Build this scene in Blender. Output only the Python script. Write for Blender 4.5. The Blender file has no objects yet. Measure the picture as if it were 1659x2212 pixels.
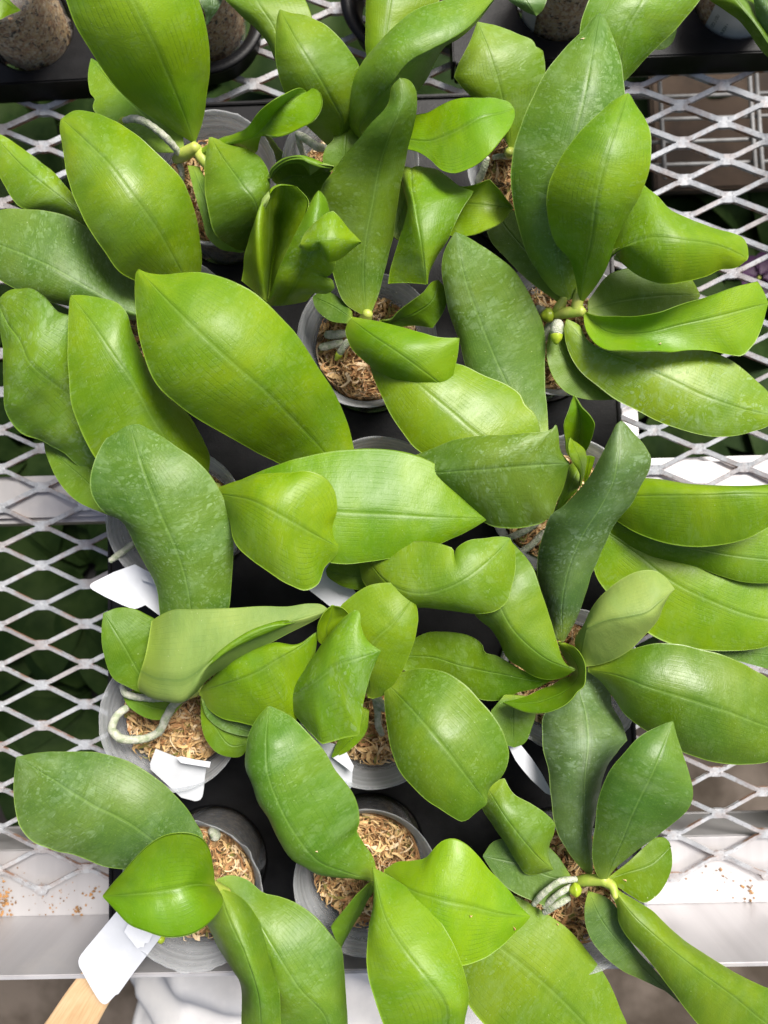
import bpy, bmesh, math, random
import numpy as np
from mathutils import Matrix, Vector, noise
random.seed(7); rng = np.random.default_rng(7)
scene = bpy.context.scene
COL = scene.collection

# ------------------------------------------------------------------ camera
F = 1671.0                                   # focal length in units of 1/2212 of the frame height
CAM = np.array([0.0, 0.0, 0.4457])
def rmat(t, r, y):
    return np.array(Matrix.Rotation(r, 3, 'Z') @ Matrix.Rotation(t, 3, 'X') @ Matrix.Rotation(y, 3, 'Y'))
ROT = rmat(0.0651, -0.0278, 0.0179)
cd = bpy.data.cameras.new('camera'); cam = bpy.data.objects.new('camera', cd); COL.objects.link(cam)
m4 = np.eye(4); m4[:3, :3] = ROT; m4[:3, 3] = CAM
cam.matrix_world = Matrix(m4.tolist())
cd.sensor_fit = 'VERTICAL'; cd.sensor_height = 9.0
cd.lens = 9.0 * F / 2212.0
cd.clip_start = 0.01; cd.clip_end = 50
cd.dof.use_dof = True; cd.dof.focus_distance = 0.335; cd.dof.aperture_fstop = (cd.lens) / 2.6
scene.camera = cam
scene.render.resolution_x = 768; scene.render.resolution_y = 1024

# ------------------------------------------------------------------ light
SUN_EL, SUN_AZ = math.radians(58), math.radians(38)      # azimuth measured clockwise from +y (the far side of the bench)
w = bpy.data.worlds.new("World"); scene.world = w; w.use_nodes = True
nt = w.node_tree; bg = nt.nodes['Background']
sky = nt.nodes.new('ShaderNodeTexSky'); sky.sky_type = 'NISHITA'; sky.sun_disc = False
sky.sun_elevation = SUN_EL; sky.sun_rotation = SUN_AZ
sky.air_density = 1.0; sky.dust_density = 6.0; sky.ozone_density = 0.6
nt.links.new(sky.outputs[0], bg.inputs[0]); bg.inputs[1].default_value = 0.085
sl = bpy.data.lights.new('sun', 'SUN'); sl.energy = 4.1; sl.angle = math.radians(22); sl.color = (1.0, 0.965, 0.91)
sun = bpy.data.objects.new('sun', sl); COL.objects.link(sun)
sd = Vector((math.sin(SUN_AZ) * math.cos(SUN_EL), math.cos(SUN_AZ) * math.cos(SUN_EL), math.sin(SUN_EL)))
sun.rotation_euler = sd.to_track_quat('Z', 'Y').to_euler()
scene.view_settings.view_transform = 'Standard'; scene.view_settings.look = 'None'
scene.view_settings.exposure = 0.48; scene.view_settings.gamma = 1.0

# ------------------------------------------------------------------ pixel -> place (measuring the photograph)
TILE = {0: (1, 0, 0)}
for i in range(8): TILE[i + 1] = (0.5, 829.5 * (i % 2), 553.0 * (i // 2))
for n, (k, x, y) in dict(c1=(.1984, 493.7, 164.6), c2=(.1984, 795.4, 329.1), c3=(.1984, 493.7, 384.0), c4=(.1984, 1097.1, 576.0),
                         c5=(.1984, 1097.1, 850.2), c6=(.2315, 192, 1289.1), c7=(.1984, 630.8, 1179.4), c8=(.2315, 960, 1261.7),
                         t2=(.1653, 1014.8, 1481), t6=(.3307, 0, 1920)).items(): TILE[n] = (k, x, y)
def P(x, y, z):
    d = ROT @ np.array([(x - 829.5) / F, -(y - 1106.0) / F, -1.0])
    return CAM + d * ((z - CAM[2]) / d[2])
def PV(xy, z):
    xy = np.asarray(xy, float); z = np.broadcast_to(np.asarray(z, float), xy.shape[:1])
    c = np.stack([(xy[:, 0] - 829.5) / F, -(xy[:, 1] - 1106.0) / F, -np.ones(len(xy))], 1) @ ROT.T
    return CAM + c * ((z - CAM[2]) / c[:, 2])[:, None]

# ------------------------------------------------------------------ materials
def mat(name):
    m = bpy.data.materials.new(name); m.use_nodes = True; t = m.node_tree
    t.nodes.clear(); o = t.nodes.new('ShaderNodeOutputMaterial'); p = t.nodes.new('ShaderNodeBsdfPrincipled')
    t.links.new(p.outputs[0], o.inputs[0]); return m, t, p, o
class N:
    def __init__(s, t): s.t = t
    def n(s, typ, **kw):
        a = s.t.nodes.new(typ)
        for k, v in kw.items(): setattr(a, k, v)
        return a
    def l(s, a, b): s.t.links.new(a, b)
    def setv(s, sock, v):
        if hasattr(v, 'is_linked') or isinstance(v, bpy.types.NodeSocket): s.l(v, sock)
        else: sock.default_value = v
    def math(s, op, a, b=0.0, c=None, clamp=False):
        m = s.n('ShaderNodeMath', operation=op, use_clamp=clamp); s.setv(m.inputs[0], a); s.setv(m.inputs[1], b)
        if c is not None: s.setv(m.inputs[2], c)
        return m.outputs[0]
    def ramp(s, v, a, b, lo=0.0, hi=1.0):
        m = s.n('ShaderNodeMapRange', clamp=True); m.interpolation_type = 'SMOOTHSTEP'
        s.setv(m.inputs[0], v); s.setv(m.inputs[1], a); s.setv(m.inputs[2], b); s.setv(m.inputs[3], lo); s.setv(m.inputs[4], hi); return m.outputs[0]
    def mix(s, f, a, b):
        m = s.n('ShaderNodeMix', data_type='RGBA'); s.setv(m.inputs[0], f)
        s.setv(m.inputs[6], a if not isinstance(a, tuple) else (*a, 1)[:4]); s.setv(m.inputs[7], b if not isinstance(b, tuple) else (*b, 1)[:4]); return m.outputs[2]
    def noise(s, vec, scale, detail=3, rough=.5, dist=0.0):
        a = s.n('ShaderNodeTexNoise'); a.inputs['Scale'].default_value = scale; a.inputs['Detail'].default_value = detail
        a.inputs['Roughness'].default_value = rough; a.inputs['Distortion'].default_value = dist
        if vec is not None: s.l(vec, a.inputs['Vector'])
        return a.outputs[0]
    def vor(s, vec, scale, feat='F1', rnd=1.0, out='Distance'):
        a = s.n('ShaderNodeTexVoronoi', feature=feat); a.inputs['Scale'].default_value = scale; a.inputs['Randomness'].default_value = rnd
        s.l(vec, a.inputs['Vector']); return a.outputs[out]
    def attr(s, name):
        a = s.n('ShaderNodeAttribute'); a.attribute_type = 'OBJECT'; a.attribute_name = name; return a.outputs['Fac']
    def bump(s, h, strength, dist, nrm=None):
        b = s.n('ShaderNodeBump'); b.inputs['Strength'].default_value = strength; b.inputs['Distance'].default_value = dist
        s.l(h, b.inputs['Height'])
        if nrm is not None: s.l(nrm, b.inputs['Normal'])
        return b.outputs[0]

def leaf_material(name, under):
    m, t, p, o = mat(name); g = N(t)
    uv = g.n('ShaderNodeUVMap', uv_map='Metric').outputs[0]
    st = g.n('ShaderNodeUVMap', uv_map='UVMap').outputs[0]
    sep = g.n('ShaderNodeSeparateXYZ'); g.l(st, sep.inputs[0])
    rnd = g.n('ShaderNodeObjectInfo').outputs['Random']
    off = g.n('ShaderNodeVectorMath', operation='ADD'); g.l(uv, off.inputs[0])
    cmb = g.n('ShaderNodeCombineXYZ'); g.l(g.math('MULTIPLY', rnd, 37.0), cmb.inputs[0]); g.l(g.math('MULTIPLY', rnd, 91.0), cmb.inputs[1]); g.l(rnd, cmb.inputs[2])
    g.l(cmb.outputs[0], off.inputs[1]); v = off.outputs[0]
    str_ = g.n('ShaderNodeMapping'); str_.inputs['Scale'].default_value = (1, .05, 1); g.l(v, str_.inputs[0]); vs = str_.outputs[0]
    wob = g.n('ShaderNodeVectorMath', operation='MULTIPLY_ADD')      # warped coordinates: soft irregular water marks
    nz = g.n('ShaderNodeTexNoise'); nz.inputs['Scale'].default_value = 180; nz.inputs['Detail'].default_value = 3; g.l(v, nz.inputs['Vector'])
    g.l(nz.outputs['Color'], wob.inputs[0]); wob.inputs[1].default_value = (.006, .006, .006); g.l(v, wob.inputs[2]); vw = wob.outputs[0]
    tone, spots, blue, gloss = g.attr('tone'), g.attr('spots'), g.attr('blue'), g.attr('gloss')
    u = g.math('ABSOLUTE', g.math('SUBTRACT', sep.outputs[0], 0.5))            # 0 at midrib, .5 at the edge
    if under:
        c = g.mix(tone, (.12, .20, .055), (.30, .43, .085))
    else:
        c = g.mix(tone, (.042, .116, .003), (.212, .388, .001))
        c = g.mix(g.math('MULTIPLY', blue, .8), c, (.072, .130, .056))
    low = g.noise(v, 24, 4, .62)
    dk = g.ramp(low, .30, .68)
    hsv = g.n('ShaderNodeHueSaturation'); g.l(c, hsv.inputs['Color']); g.l(g.math('MULTIPLY_ADD', dk, .34, g.math('MULTIPLY_ADD', rnd, .16, .78)), hsv.inputs['Value']); g.l(g.math('MULTIPLY_ADD', dk, -.028, g.math('MULTIPLY_ADD', g.math('FRACT', g.math('MULTIPLY', rnd, 7.3)), .016, .502)), hsv.inputs['Hue']); c = hsv.outputs[0]
    # long parallel veins
    ph_ = g.math('MULTIPLY_ADD', sep.outputs[0], 150.0, g.math('MULTIPLY', g.noise(vs, 160, 2), 5.0))
    ve = g.math('MULTIPLY', g.ramp(g.math('SINE', ph_), .68, 1.0), g.ramp(g.noise(v, 90, 3, .6), .38, .62))
    c = g.mix(g.math('MULTIPLY', ve, g.math('MULTIPLY_ADD', rnd, .20, .06)), c, (.03, .09, .004) if not under else (.10, .2, .05))
    fine = g.noise(v, 1500, 2, .6)
    c = g.mix(g.math('MULTIPLY', g.ramp(fine, .52, .75), .24), c, (.22, .38, .05))
    # fresh yellow-green toward the base, pale edge line, midrib
    c = g.mix(g.math('MULTIPLY', g.ramp(sep.outputs[1], .16, 0.0), .55), c, (.30, .42, .03))
    c = g.mix(g.math('MULTIPLY', g.ramp(u, .487, .498), .28), c, (.30, .44, .05))
    rib = g.ramp(u, .016, .004)
    c = g.mix(g.math('MULTIPLY', rib, .28 if not under else .5), c, (.20, .34, .07) if not under else (.07, .15, .03))
    rib2 = g.math('MULTIPLY', g.ramp(u, .07, .02), g.math('SUBTRACT', 1.0, rib))
    c = g.mix(g.math('MULTIPLY', rib2, .22), c, (.03, .09, .006))
    # hard-water marks: warped cells plus ragged film, patchy over the leaf
    patch = g.ramp(g.noise(v, 42, 4, .6), .30, .62)
    def flakes(sc, thr, lo, hi):
        ed = g.vor(vw, sc, 'DISTANCE_TO_EDGE'); rn = g.vor(vw, sc, 'F1', 1.0, 'Color')
        return g.math('MULTIPLY', g.ramp(ed, thr - .03, thr + .20), g.ramp(rn, lo, hi))
    sp = g.math('MAXIMUM', g.math('MULTIPLY', flakes(300, .05, .45, .9), .7), g.math('MULTIPLY', flakes(640, .06, .38, .85), .8))
    film = g.math('MULTIPLY', g.ramp(g.noise(vw, 70, 6, .72), .47, .68), .62)
    sp = g.math('MULTIPLY', g.math('MAXIMUM', sp, film), g.math('MULTIPLY', patch, g.math('MULTIPLY_ADD', g.noise(v, 800, 3, .7), .9, .1)))
    sp = g.math('MULTIPLY', sp, g.math('MULTIPLY_ADD', spots, .82, .15), clamp=True)
    c = g.mix(sp, c, g.mix(blue, (.34, .50, .20), (.36, .48, .36)))
    dots = g.math('MULTIPLY', g.ramp(g.vor(v, 420), .075, .04), g.ramp(g.vor(v, 420, out='Color'), .50, .6))
    c = g.mix(g.math('MULTIPLY', dots, .75), c, (.50, .58, .30))
    g.l(c, p.inputs['Base Color'])
    rough = g.math('MULTIPLY_ADD', g.noise(v, 90, 4, .65), .30, .31)
    rough = g.math('ADD', g.math('ADD', rough, g.math('MULTIPLY', sp, .25)), g.math('MULTIPLY', gloss, -.07), clamp=True)
    if under: rough = g.math('ADD', rough, .1)
    g.l(rough, p.inputs['Roughness'])
    g.l(g.math('MULTIPLY_ADD', gloss, .45, .30), p.inputs['Specular IOR Level'])
    h = g.math('ADD', g.math('MULTIPLY', ve, -.15), g.math('MULTIPLY', fine, .28))
    h = g.math('ADD', h, g.math('MULTIPLY', g.noise(v, 150, 3, .55), 1.3))
    h = g.math('ADD', h, g.math('MULTIPLY', sp, .35))
    nb = g.bump(h, .42, .0006); g.l(nb, p.inputs['Normal'])
    tr = g.n('ShaderNodeBsdfTranslucent'); ct = g.mix(.65, c, (.30, .54, .002)); g.l(ct, tr.inputs[0]); g.l(nb, tr.inputs['Normal'])
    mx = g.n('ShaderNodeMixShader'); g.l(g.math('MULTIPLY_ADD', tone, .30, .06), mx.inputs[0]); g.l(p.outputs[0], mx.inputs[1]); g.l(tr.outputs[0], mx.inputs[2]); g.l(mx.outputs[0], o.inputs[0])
    return m
M_UP = leaf_material('leaf_upper_face', False); M_UN = leaf_material('leaf_under_face', True)

def simple(name, c1, c2, scale, rough=.5, bump=0.0, bscale=None, spec=.5, metal=0.0, dist=.0006, detail=4, lo=.35, hi=.65):
    m, t, p, o = mat(name); g = N(t); v = g.n('ShaderNodeTexCoord').outputs['Object']
    nz = g.noise(v, scale, detail, .6); c = g.mix(g.ramp(nz, lo, hi), c1, c2); g.l(c, p.inputs['Base Color'])
    g.l(g.math('MULTIPLY_ADD', g.noise(v, scale * 2.3, 3), .2, rough - .1), p.inputs['Roughness'])
    p.inputs['Specular IOR Level'].default_value = spec; p.inputs['Metallic'].default_value = metal
    if bump: g.l(g.bump(g.noise(v, bscale or scale * 3, 4, .65), bump, dist), p.inputs['Normal'])
    return m
M_STEM = simple('stem_green', (.46, .50, .10), (.30, .42, .05), 110, .42, .2, 600)
M_ROOT = simple('root_silver', (.60, .60, .50), (.34, .40, .25), 330, .75, .8, 1300, dist=.0012)
M_TIP = simple('root_tip_green', (.40, .50, .03), (.30, .42, .02), 300, .35)
M_MOSS = simple('moss_tan', (.52, .32, .15), (.20, .11, .05), 320, .9, .8, 900, .2, dist=.002)
M_FIB = []
for i, (a, b) in enumerate([((.74, .52, .26), (.60, .39, .17)), ((.56, .31, .14), (.38, .20, .09)), ((.80, .64, .42), (.68, .50, .30)), ((.12, .08, .04), (.07, .055, .03)), ((.20, .20, .05), (.30, .25, .08))]):
    M_FIB.append(simple('moss_fibre_%s' % ['tan', 'rust', 'straw', 'dark', 'olive'][i], a, b, 260, .85, spec=.2))
M_BLACK = simple('black_plastic', (.004, .004, .0045), (.009, .009, .010), 55, .42, .15, 900, .2)
M_TAG = simple('white_plastic', (.66, .68, .72), (.60, .62, .66), 60, .38, .05, 300)
M_WOOD = None
def wood():
    m, t, p, o = mat('pale_wood'); g = N(t); tc = g.n('ShaderNodeUVMap', uv_map='Metric').outputs[0]
    mp = g.n('ShaderNodeMapping'); mp.inputs['Scale'].default_value = (1, .06, 1); g.l(tc, mp.inputs[0])
    n1 = g.noise(mp.outputs[0], 900, 4, .6); n2 = g.noise(tc, 60, 3)
    c = g.mix(g.ramp(n1, .35, .7), (.62, .42, .23), (.50, .32, .16)); c = g.mix(g.math('MULTIPLY', g.ramp(n2, .4, .7), .4), c, (.68, .50, .31))
    g.l(c, p.inputs['Base Color']); p.inputs['Roughness'].default_value = .6; g.l(g.bump(n1, .3, .0004), p.inputs['Normal']); return m
M_WOOD = wood()
def galv():
    m, t, p, o = mat('galvanised_strand'); g = N(t); v = g.n('ShaderNodeTexCoord').outputs['Object']
    c = g.mix(g.ramp(g.noise(v, 90, 4), .35, .7), (.56, .58, .61), (.42, .44, .47))
    c = g.mix(g.math('MULTIPLY', g.ramp(g.noise(v, 420, 4, .7), .56, .66), .45), c, (.80, .81, .83))
    geo = g.n('ShaderNodeNewGeometry'); sp = g.n('ShaderNodeSeparateXYZ'); g.l(geo.outputs['Normal'], sp.inputs[0])
    rust = g.math('MULTIPLY', g.ramp(g.noise(v, 75, 5, .65), .44, .58), g.math('MULTIPLY_ADD', g.ramp(sp.outputs[2], .85, .3), .70, .26))
    c = g.mix(rust, c, (.34, .19, .12))
    c = g.mix(g.math('MULTIPLY', g.ramp(g.noise(v, 600, 3, .7), .56, .70), .6), c, (.16, .16, .17))
    g.l(c, p.inputs['Base Color']); p.inputs['Metallic'].default_value = .15
    p.inputs['Roughness'].default_value = .55; g.l(g.bump(g.noise(v, 800, 4, .7), .5, .0006), p.inputs['Normal']); return m
M_GALV = galv()
def alu():
    m, t, p, o = mat('brushed_aluminium'); g = N(t); v = g.n('ShaderNodeTexCoord').outputs['Object']
    mp = g.n('ShaderNodeMapping'); mp.inputs['Scale'].default_value = (1, .05, .05); g.l(v, mp.inputs[0])
    c = g.mix(g.ramp(g.noise(mp.outputs[0], 70, 4), .3, .7), (.50, .49, .50), (.43, .42, .43))
    c = g.mix(g.math('MULTIPLY', g.ramp(g.noise(v, 30, 5, .65), .55, .75), .35), c, (.60, .57, .54))
    c = g.mix(g.math('MULTIPLY', g.ramp(g.noise(v, 260, 5, .7), .66, .74), .55), c, (.45, .32, .2))
    g.l(c, p.inputs['Base Color']); p.inputs['Metallic'].default_value = .35; p.inputs['Roughness'].default_value = .42
    g.l(g.bump(g.noise(mp.outputs[0], 300, 3), .12, .0006), p.inputs['Normal']); return m
M_ALU = alu()
def clear(name='clear_plastic', base=.05, face=.24, rings=.05):
    m, t, p, o = mat(name); g = N(t); v = g.n('ShaderNodeTexCoord').outputs['Object']; geo = g.n('ShaderNodeSeparateXYZ'); g.l(v, geo.inputs[0])
    ring = g.n('ShaderNodeTexWave', wave_type='BANDS', bands_direction='Z'); ring.inputs['Scale'].default_value = 95; ring.inputs['Distortion'].default_value = 1.0; ring.inputs['Detail'].default_value = 2
    g.l(v, ring.inputs['Vector'])
    p.inputs['Base Color'].default_value = (.86, .88, .90, 1); p.inputs['Roughness'].default_value = .20
    nrm = g.bump(ring.outputs['Fac'], .22, .0005); g.l(nrm, p.inputs['Normal'])
    tl = g.n('ShaderNodeBsdfTranslucent'); tl.inputs[0].default_value = (.88, .90, .92, 1)
    body = g.n('ShaderNodeMixShader'); body.inputs[0].default_value = .45; g.l(p.outputs[0], body.inputs[1]); g.l(tl.outputs[0], body.inputs[2])
    tb = g.n('ShaderNodeBsdfTransparent'); tb.inputs[0].default_value = (.95, .96, .97, 1)
    lw = g.n('ShaderNodeLayerWeight'); lw.inputs[0].default_value = .40
    f = g.math('MULTIPLY_ADD', lw.outputs['Facing'], face, base); f = g.math('ADD', f, g.math('MULTIPLY', g.ramp(ring.outputs['Fac'], .55, .95), rings))
    f = g.math('ADD', f, g.math('MULTIPLY', g.ramp(g.noise(v, 220, 5, .7), .50, .75), .07))
    f = g.math('ADD', f, g.ramp(geo.outputs[2], .050, .068, 0, base * 3.4))
    f = g.math('ADD', f, g.ramp(geo.outputs[2], .0752, .0762, 0, .16), clamp=True)
    mx = g.n('ShaderNodeMixShader'); g.l(f, mx.inputs[0]); g.l(tb.outputs[0], mx.inputs[1]); g.l(body.outputs[0], mx.inputs[2]); g.l(mx.outputs[0], o.inputs[0])
    return m
M_CLEAR = clear(); M_LEAF_SHADE = simple('shaded_leaf', (.016, .036, .008), (.036, .064, .016), 25, .6, spec=.08); M_CLEAR2 = clear('clear_plastic_thin', .03, .10, .03)  # lower shelf leaf colour has the under-bench shade put into it
M_CLOTH = simple('white_cloth', (.58, .575, .575), (.50, .50, .51), 40, .85, .25, 1800, .2)
M_FLOOR = simple('earth_floor', (.12, .098, .08), (.05, .039, .029), 9, .9, .3, 60, .2, dist=.004)
M_SHELF = simple('dark_shelf', (.012, .012, .011), (.03, .026, .02), 20, .8)
M_WIRE = simple('white_wire', (.36, .37, .38), (.25, .25, .25), 120, .5)
M_CARD = simple('brown_board', (.11, .075, .05), (.05, .036, .026), 14, .9)
M_CRUMB = simple('crumbs', (.42, .22, .08), (.16, .09, .04), 240, .9)
M_PURPLE = simple('purple_petal', (.045, .008, .05), (.03, .005, .035), 60, .6)
M_SPOT = simple('dark_blemish', (.03, .03, .035), (.07, .07, .07), 400, .6)
M_LABEL = simple('paper_label', (.62, .65, .62), (.55, .58, .55), 80, .6)
M_INK = simple('green_ink', (.02, .05, .04), (.03, .06, .05), 80, .6)
M_SCAR = simple('scar_straw', (.52, .50, .18), (.42, .40, .14), 300, .7)

# ------------------------------------------------------------------ helpers
def mesh_obj(name, verts, faces, mats, parent=None, smooth=True, fm=None):
    me = bpy.data.meshes.new(name); base = np.array(parent.location) if parent is not None and parent.parent is None else None
    if parent is not None and parent.parent is not None: base = np.array(parent.parent.location)
    v = np.asarray(verts, float)
    if base is not None: v = v - base
    me.from_pydata(v.tolist(), [], [list(map(int, f)) for f in faces])
    for m in (mats if isinstance(mats, (list, tuple)) else [mats]): me.materials.append(m)
    if fm is not None: me.polygons.foreach_set('material_index', np.asarray(fm, np.int32))
    if smooth: me.polygons.foreach_set('use_smooth', np.ones(len(me.polygons), bool))
    me.update()
    o = bpy.data.objects.new(name, me); COL.objects.link(o)
    if parent is not None: o.parent = parent
    return o
def thing(name, loc, label, cat, group=None):
    o = bpy.data.objects.new(name, None); o.empty_display_size = .01; COL.objects.link(o); o.location = Vector([float(a) for a in loc])
    o['label'] = label; o['category'] = cat
    if group: o['group'] = group
    return o
def tag(o, label, cat, group=None):
    o['label'] = label; o['category'] = cat
    if group: o['group'] = group
    return o
def spline(pts, n=None, t=None):
    p = np.asarray(pts, float)
    if p.ndim == 1: p = p[:, None]
    if len(p) == 1: p = np.vstack([p, p])
    d = np.maximum(np.linalg.norm(np.diff(p, axis=0), axis=1), 1e-9)
    s = np.concatenate([[0], np.cumsum(d)])
    m = np.zeros_like(p); sl = np.diff(p, axis=0) / d[:, None]
    if len(p) > 2: m[1:-1] = (sl[:-1] * d[1:, None] + sl[1:] * d[:-1, None]) / (d[:-1] + d[1:])[:, None]
    m[0] = sl[0]; m[-1] = sl[-1]
    ms, me_ = m[:-1].copy(), m[1:].copy()                       # tangents at the start and end of every piece
    if len(p) > 2:
        cosang = (sl[:-1] * sl[1:]).sum(1) / (np.linalg.norm(sl[:-1], axis=1) * np.linalg.norm(sl[1:], axis=1) + 1e-12)
        for k in np.nonzero(cosang < .55)[0]: me_[k] = sl[k]; ms[k + 1] = sl[k + 1]
    q = np.asarray(t) * s[-1]
    i = np.clip(np.searchsorted(s, q, side='right') - 1, 0, len(d) - 1)
    h = d[i][:, None]; x = ((q - s[i]) / d[i])[:, None]
    return (2*x**3-3*x**2+1)*p[i] + (x**3-2*x**2+x)*h*ms[i] + (-2*x**3+3*x**2)*p[i+1] + (x**3-x**2)*h*me_[i]
def profile(z, t):
    z = np.atleast_1d(np.asarray(z, float))
    if len(z) == 1: return np.full(len(t), z[0])
    xs = np.linspace(0, 1, len(z)); return spline(np.stack([xs * 1e3, z], 1), t=t)[:, 1] if False else hermite1(xs, z, t)
def hermite1(xs, z, t):
    m = np.gradient(z, xs); i = np.clip(np.searchsorted(xs, t, side='right') - 1, 0, len(xs) - 2); h = xs[i+1] - xs[i]; x = (t - xs[i]) / h
    return (2*x**3-3*x**2+1)*z[i] + (x**3-2*x**2+x)*h*m[i] + (-2*x**3+3*x**2)*z[i+1] + (x**3-x**2)*h*m[i+1]
def conv(tile, pts):
    k, ox, oy = TILE[tile]; return [(x * k + ox, y * k + oy) for x, y in pts]

US = np.array([-1, -.97, -.9, -.8, -.68, -.55, -.42, -.3, -.2, -.12, -.06, -.025, 0, .025, .06, .12, .2, .3, .42, .55, .68, .8, .9, .97, 1])
def sheet(name, parent, rails, zs, mats, th=.0009, NA=44, rib=.00028, wave=.0007, flip=None, under=False, uvals=None, edge_th=.35):
    """rails: lists of picture points; zs: heights in metres for each rail, same length as the rails list. Gives a thin curved body."""
    a = np.linspace(0, 1, NA + 1); t = .5 - .5 * np.cos(np.pi * a); t = .45 * a + .55 * t
    R = [PV(spline(r, t=t), profile(z, t)) for r, z in zip(rails, zs)]
    R = np.array(R)                                              # rail, along, xyz
    K = len(R)
    us = US if uvals is None else uvals
    G = np.zeros((len(t), len(us), 3))
    if K == 3:
        L, M, Q = R
        for j, u in enumerate(us):
            lin = M + (Q - M) * u if u >= 0 else M + (L - M) * (-u)
            quad = M + u * (Q - L) / 2 + u * u * ((Q + L) / 2 - M)
            half = np.linalg.norm(Q[:, :2] - L[:, :2], axis=1) / 2 + 1e-6
            r = np.linalg.norm(M[:, :2] - (L[:, :2] + Q[:, :2]) / 2, axis=1) / half
            k = np.clip((r - .3) / .45, 0, 1)[:, None]
            G[:, j] = quad * (1 - k) + (lin * .75 + quad * .25) * k
            G[:, j, 2] = quad[:, 2]
    elif K == 2:
        for j, u in enumerate(us): G[:, j] = R[0] * (1 - u) / 2 + R[1] * (1 + u) / 2
    else:
        xs = np.linspace(-1, 1, K)
        for i in range(len(t)):
            for c in range(3): G[i, :, c] = hermite1(xs, R[:, i, c], us)
    du = np.gradient(G, axis=1); dt = np.gradient(G, axis=0)
    n = np.cross(dt, du); ln = np.linalg.norm(n, axis=2, keepdims=True); n = np.where(ln > 1e-12, n / np.maximum(ln, 1e-12), 0)
    n[0] = n[1]; n[-1] = n[-2]
    for k in range(2): n[1:-1] = (n[1:-1] + n[:-2] + n[2:]); n /= np.maximum(np.linalg.norm(n, axis=2, keepdims=True), 1e-9)
    view = CAM - G
    if (np.sum(n * view, axis=2).mean() < 0):
        n = -n; rev = True
    else: rev = False
    if rib:
        env = np.clip(np.sin(np.pi * np.clip(t, 0, 1)) * 2.2, 0, 1)
        prof = -rib * np.exp(-(us / .028) ** 2) + rib * .5 * np.exp(-(us / .13) ** 2)
        sgn = -1 if under else 1
        G = G + n * (env[:, None] * prof[None, :] * sgn)[:, :, None]
    if wave:
        sd_ = random.random() * 50; env = np.clip(np.sin(np.pi * t) * 1.8, 0, 1)
        for i in range(len(t)):
            for j in range(len(us)):
                q = G[i, j]
                wv = noise.noise(Vector((q[0] * 45 + sd_, q[1] * 45, sd_))) + .45 * noise.noise(Vector((q[0] * 120, q[1] * 120 + sd_, 3)))
                G[i, j] = q + n[i, j] * wv * wave * env[i] * (1 + .6 * abs(us[j]))
    eth = th * (edge_th + (1 - edge_th) * np.sqrt(np.clip(1 - np.abs(us) ** 3, 0, 1)))
    B = G - n * eth[None, :, None]
    A_, J_ = G.shape[:2]
    verts = np.concatenate([G.reshape(-1, 3), B.reshape(-1, 3)]); o_ = A_ * J_
    faces = []; fm = []
    idx = lambda i, j: i * J_ + j
    for i in range(A_ - 1):
        for j in range(J_ - 1):
            f = [idx(i, j), idx(i, j+1), idx(i+1, j+1), idx(i+1, j)]
            if not rev: f = f[::-1]
            faces.append(f); fm.append(0); faces.append([o_ + q for q in f[::-1]]); fm.append(1)
    for i in range(A_ - 1):
        for j, s in ((0, 1), (J_ - 1, 0)):
            f = [idx(i, j), idx(i+1, j), o_ + idx(i+1, j), o_ + idx(i, j)]
            if bool(s) == rev: f = f[::-1]
            faces.append(f); fm.append(0)
    for j in range(J_ - 1):
        for i, s in ((0, 0), (A_ - 1, 1)):
            f = [idx(i, j), idx(i, j+1), o_ + idx(i, j+1), o_ + idx(i, j)]
            if bool(s) == rev: f = f[::-1]
            faces.append(f); fm.append(0)
    if under: fm = [1 - q for q in fm]
    ob = mesh_obj(name, verts, faces, mats, parent, True, fm)
    me = ob.data
    wd = np.linalg.norm(G[:, 1:] - G[:, :-1], axis=2).sum(1).mean(); le = np.linalg.norm(G[1:] - G[:-1], axis=2).sum(0)[J_ // 2]
    st = np.stack(np.meshgrid(t, (us + 1) / 2, indexing='ij')[::-1], 2).reshape(-1, 2)
    st = np.concatenate([st, st]); met = st * np.array([wd, le])
    for nm, arr in (('UVMap', st), ('Metric', met)):
        uvl = me.uv_layers.new(name=nm); li = np.empty(len(me.loops), np.int32); me.loops.foreach_get('vertex_index', li)
        uvl.data.foreach_set('uv', arr[li].astype(np.float32).ravel())
    return ob
def tube(name, parent, pts, rad, m, seg=10, n=28, cap=True, jit=0.0):
    p = spline(pts, t=np.linspace(0, 1, n)); r = np.interp(np.linspace(0, 1, n), np.linspace(0, 1, len(np.atleast_1d(rad))), np.atleast_1d(rad))
    tan = np.gradient(p, axis=0); tan /= np.linalg.norm(tan, axis=1, keepdims=True) + 1e-12
    up = np.array([.1, .2, 1.0]); vs = []
    for i in range(n):
        a = np.cross(tan[i], up); a /= np.linalg.norm(a) + 1e-9; b = np.cross(tan[i], a)
        for k in range(seg):
            th = 2 * math.pi * k / seg; vs.append(p[i] + (a * math.cos(th) + b * math.sin(th)) * r[i] * (1 + jit * math.sin(i * 1.7 + k)))
    fs = [[i*seg+k, i*seg+(k+1) % seg, (i+1)*seg+(k+1) % seg, (i+1)*seg+k] for i in range(n-1) for k in range(seg)]
    if cap:
        vs.append(p[0] - tan[0] * r[0] * .5); vs.append(p[-1] + tan[-1] * r[-1] * .7); c0, c1 = len(vs) - 2, len(vs) - 1
        fs += [[c0, (k+1) % seg, k] for k in range(seg)] + [[c1, (n-1)*seg+k, (n-1)*seg+(k+1) % seg] for k in range(seg)]
    return mesh_obj(name, vs, fs, m, parent)
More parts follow.
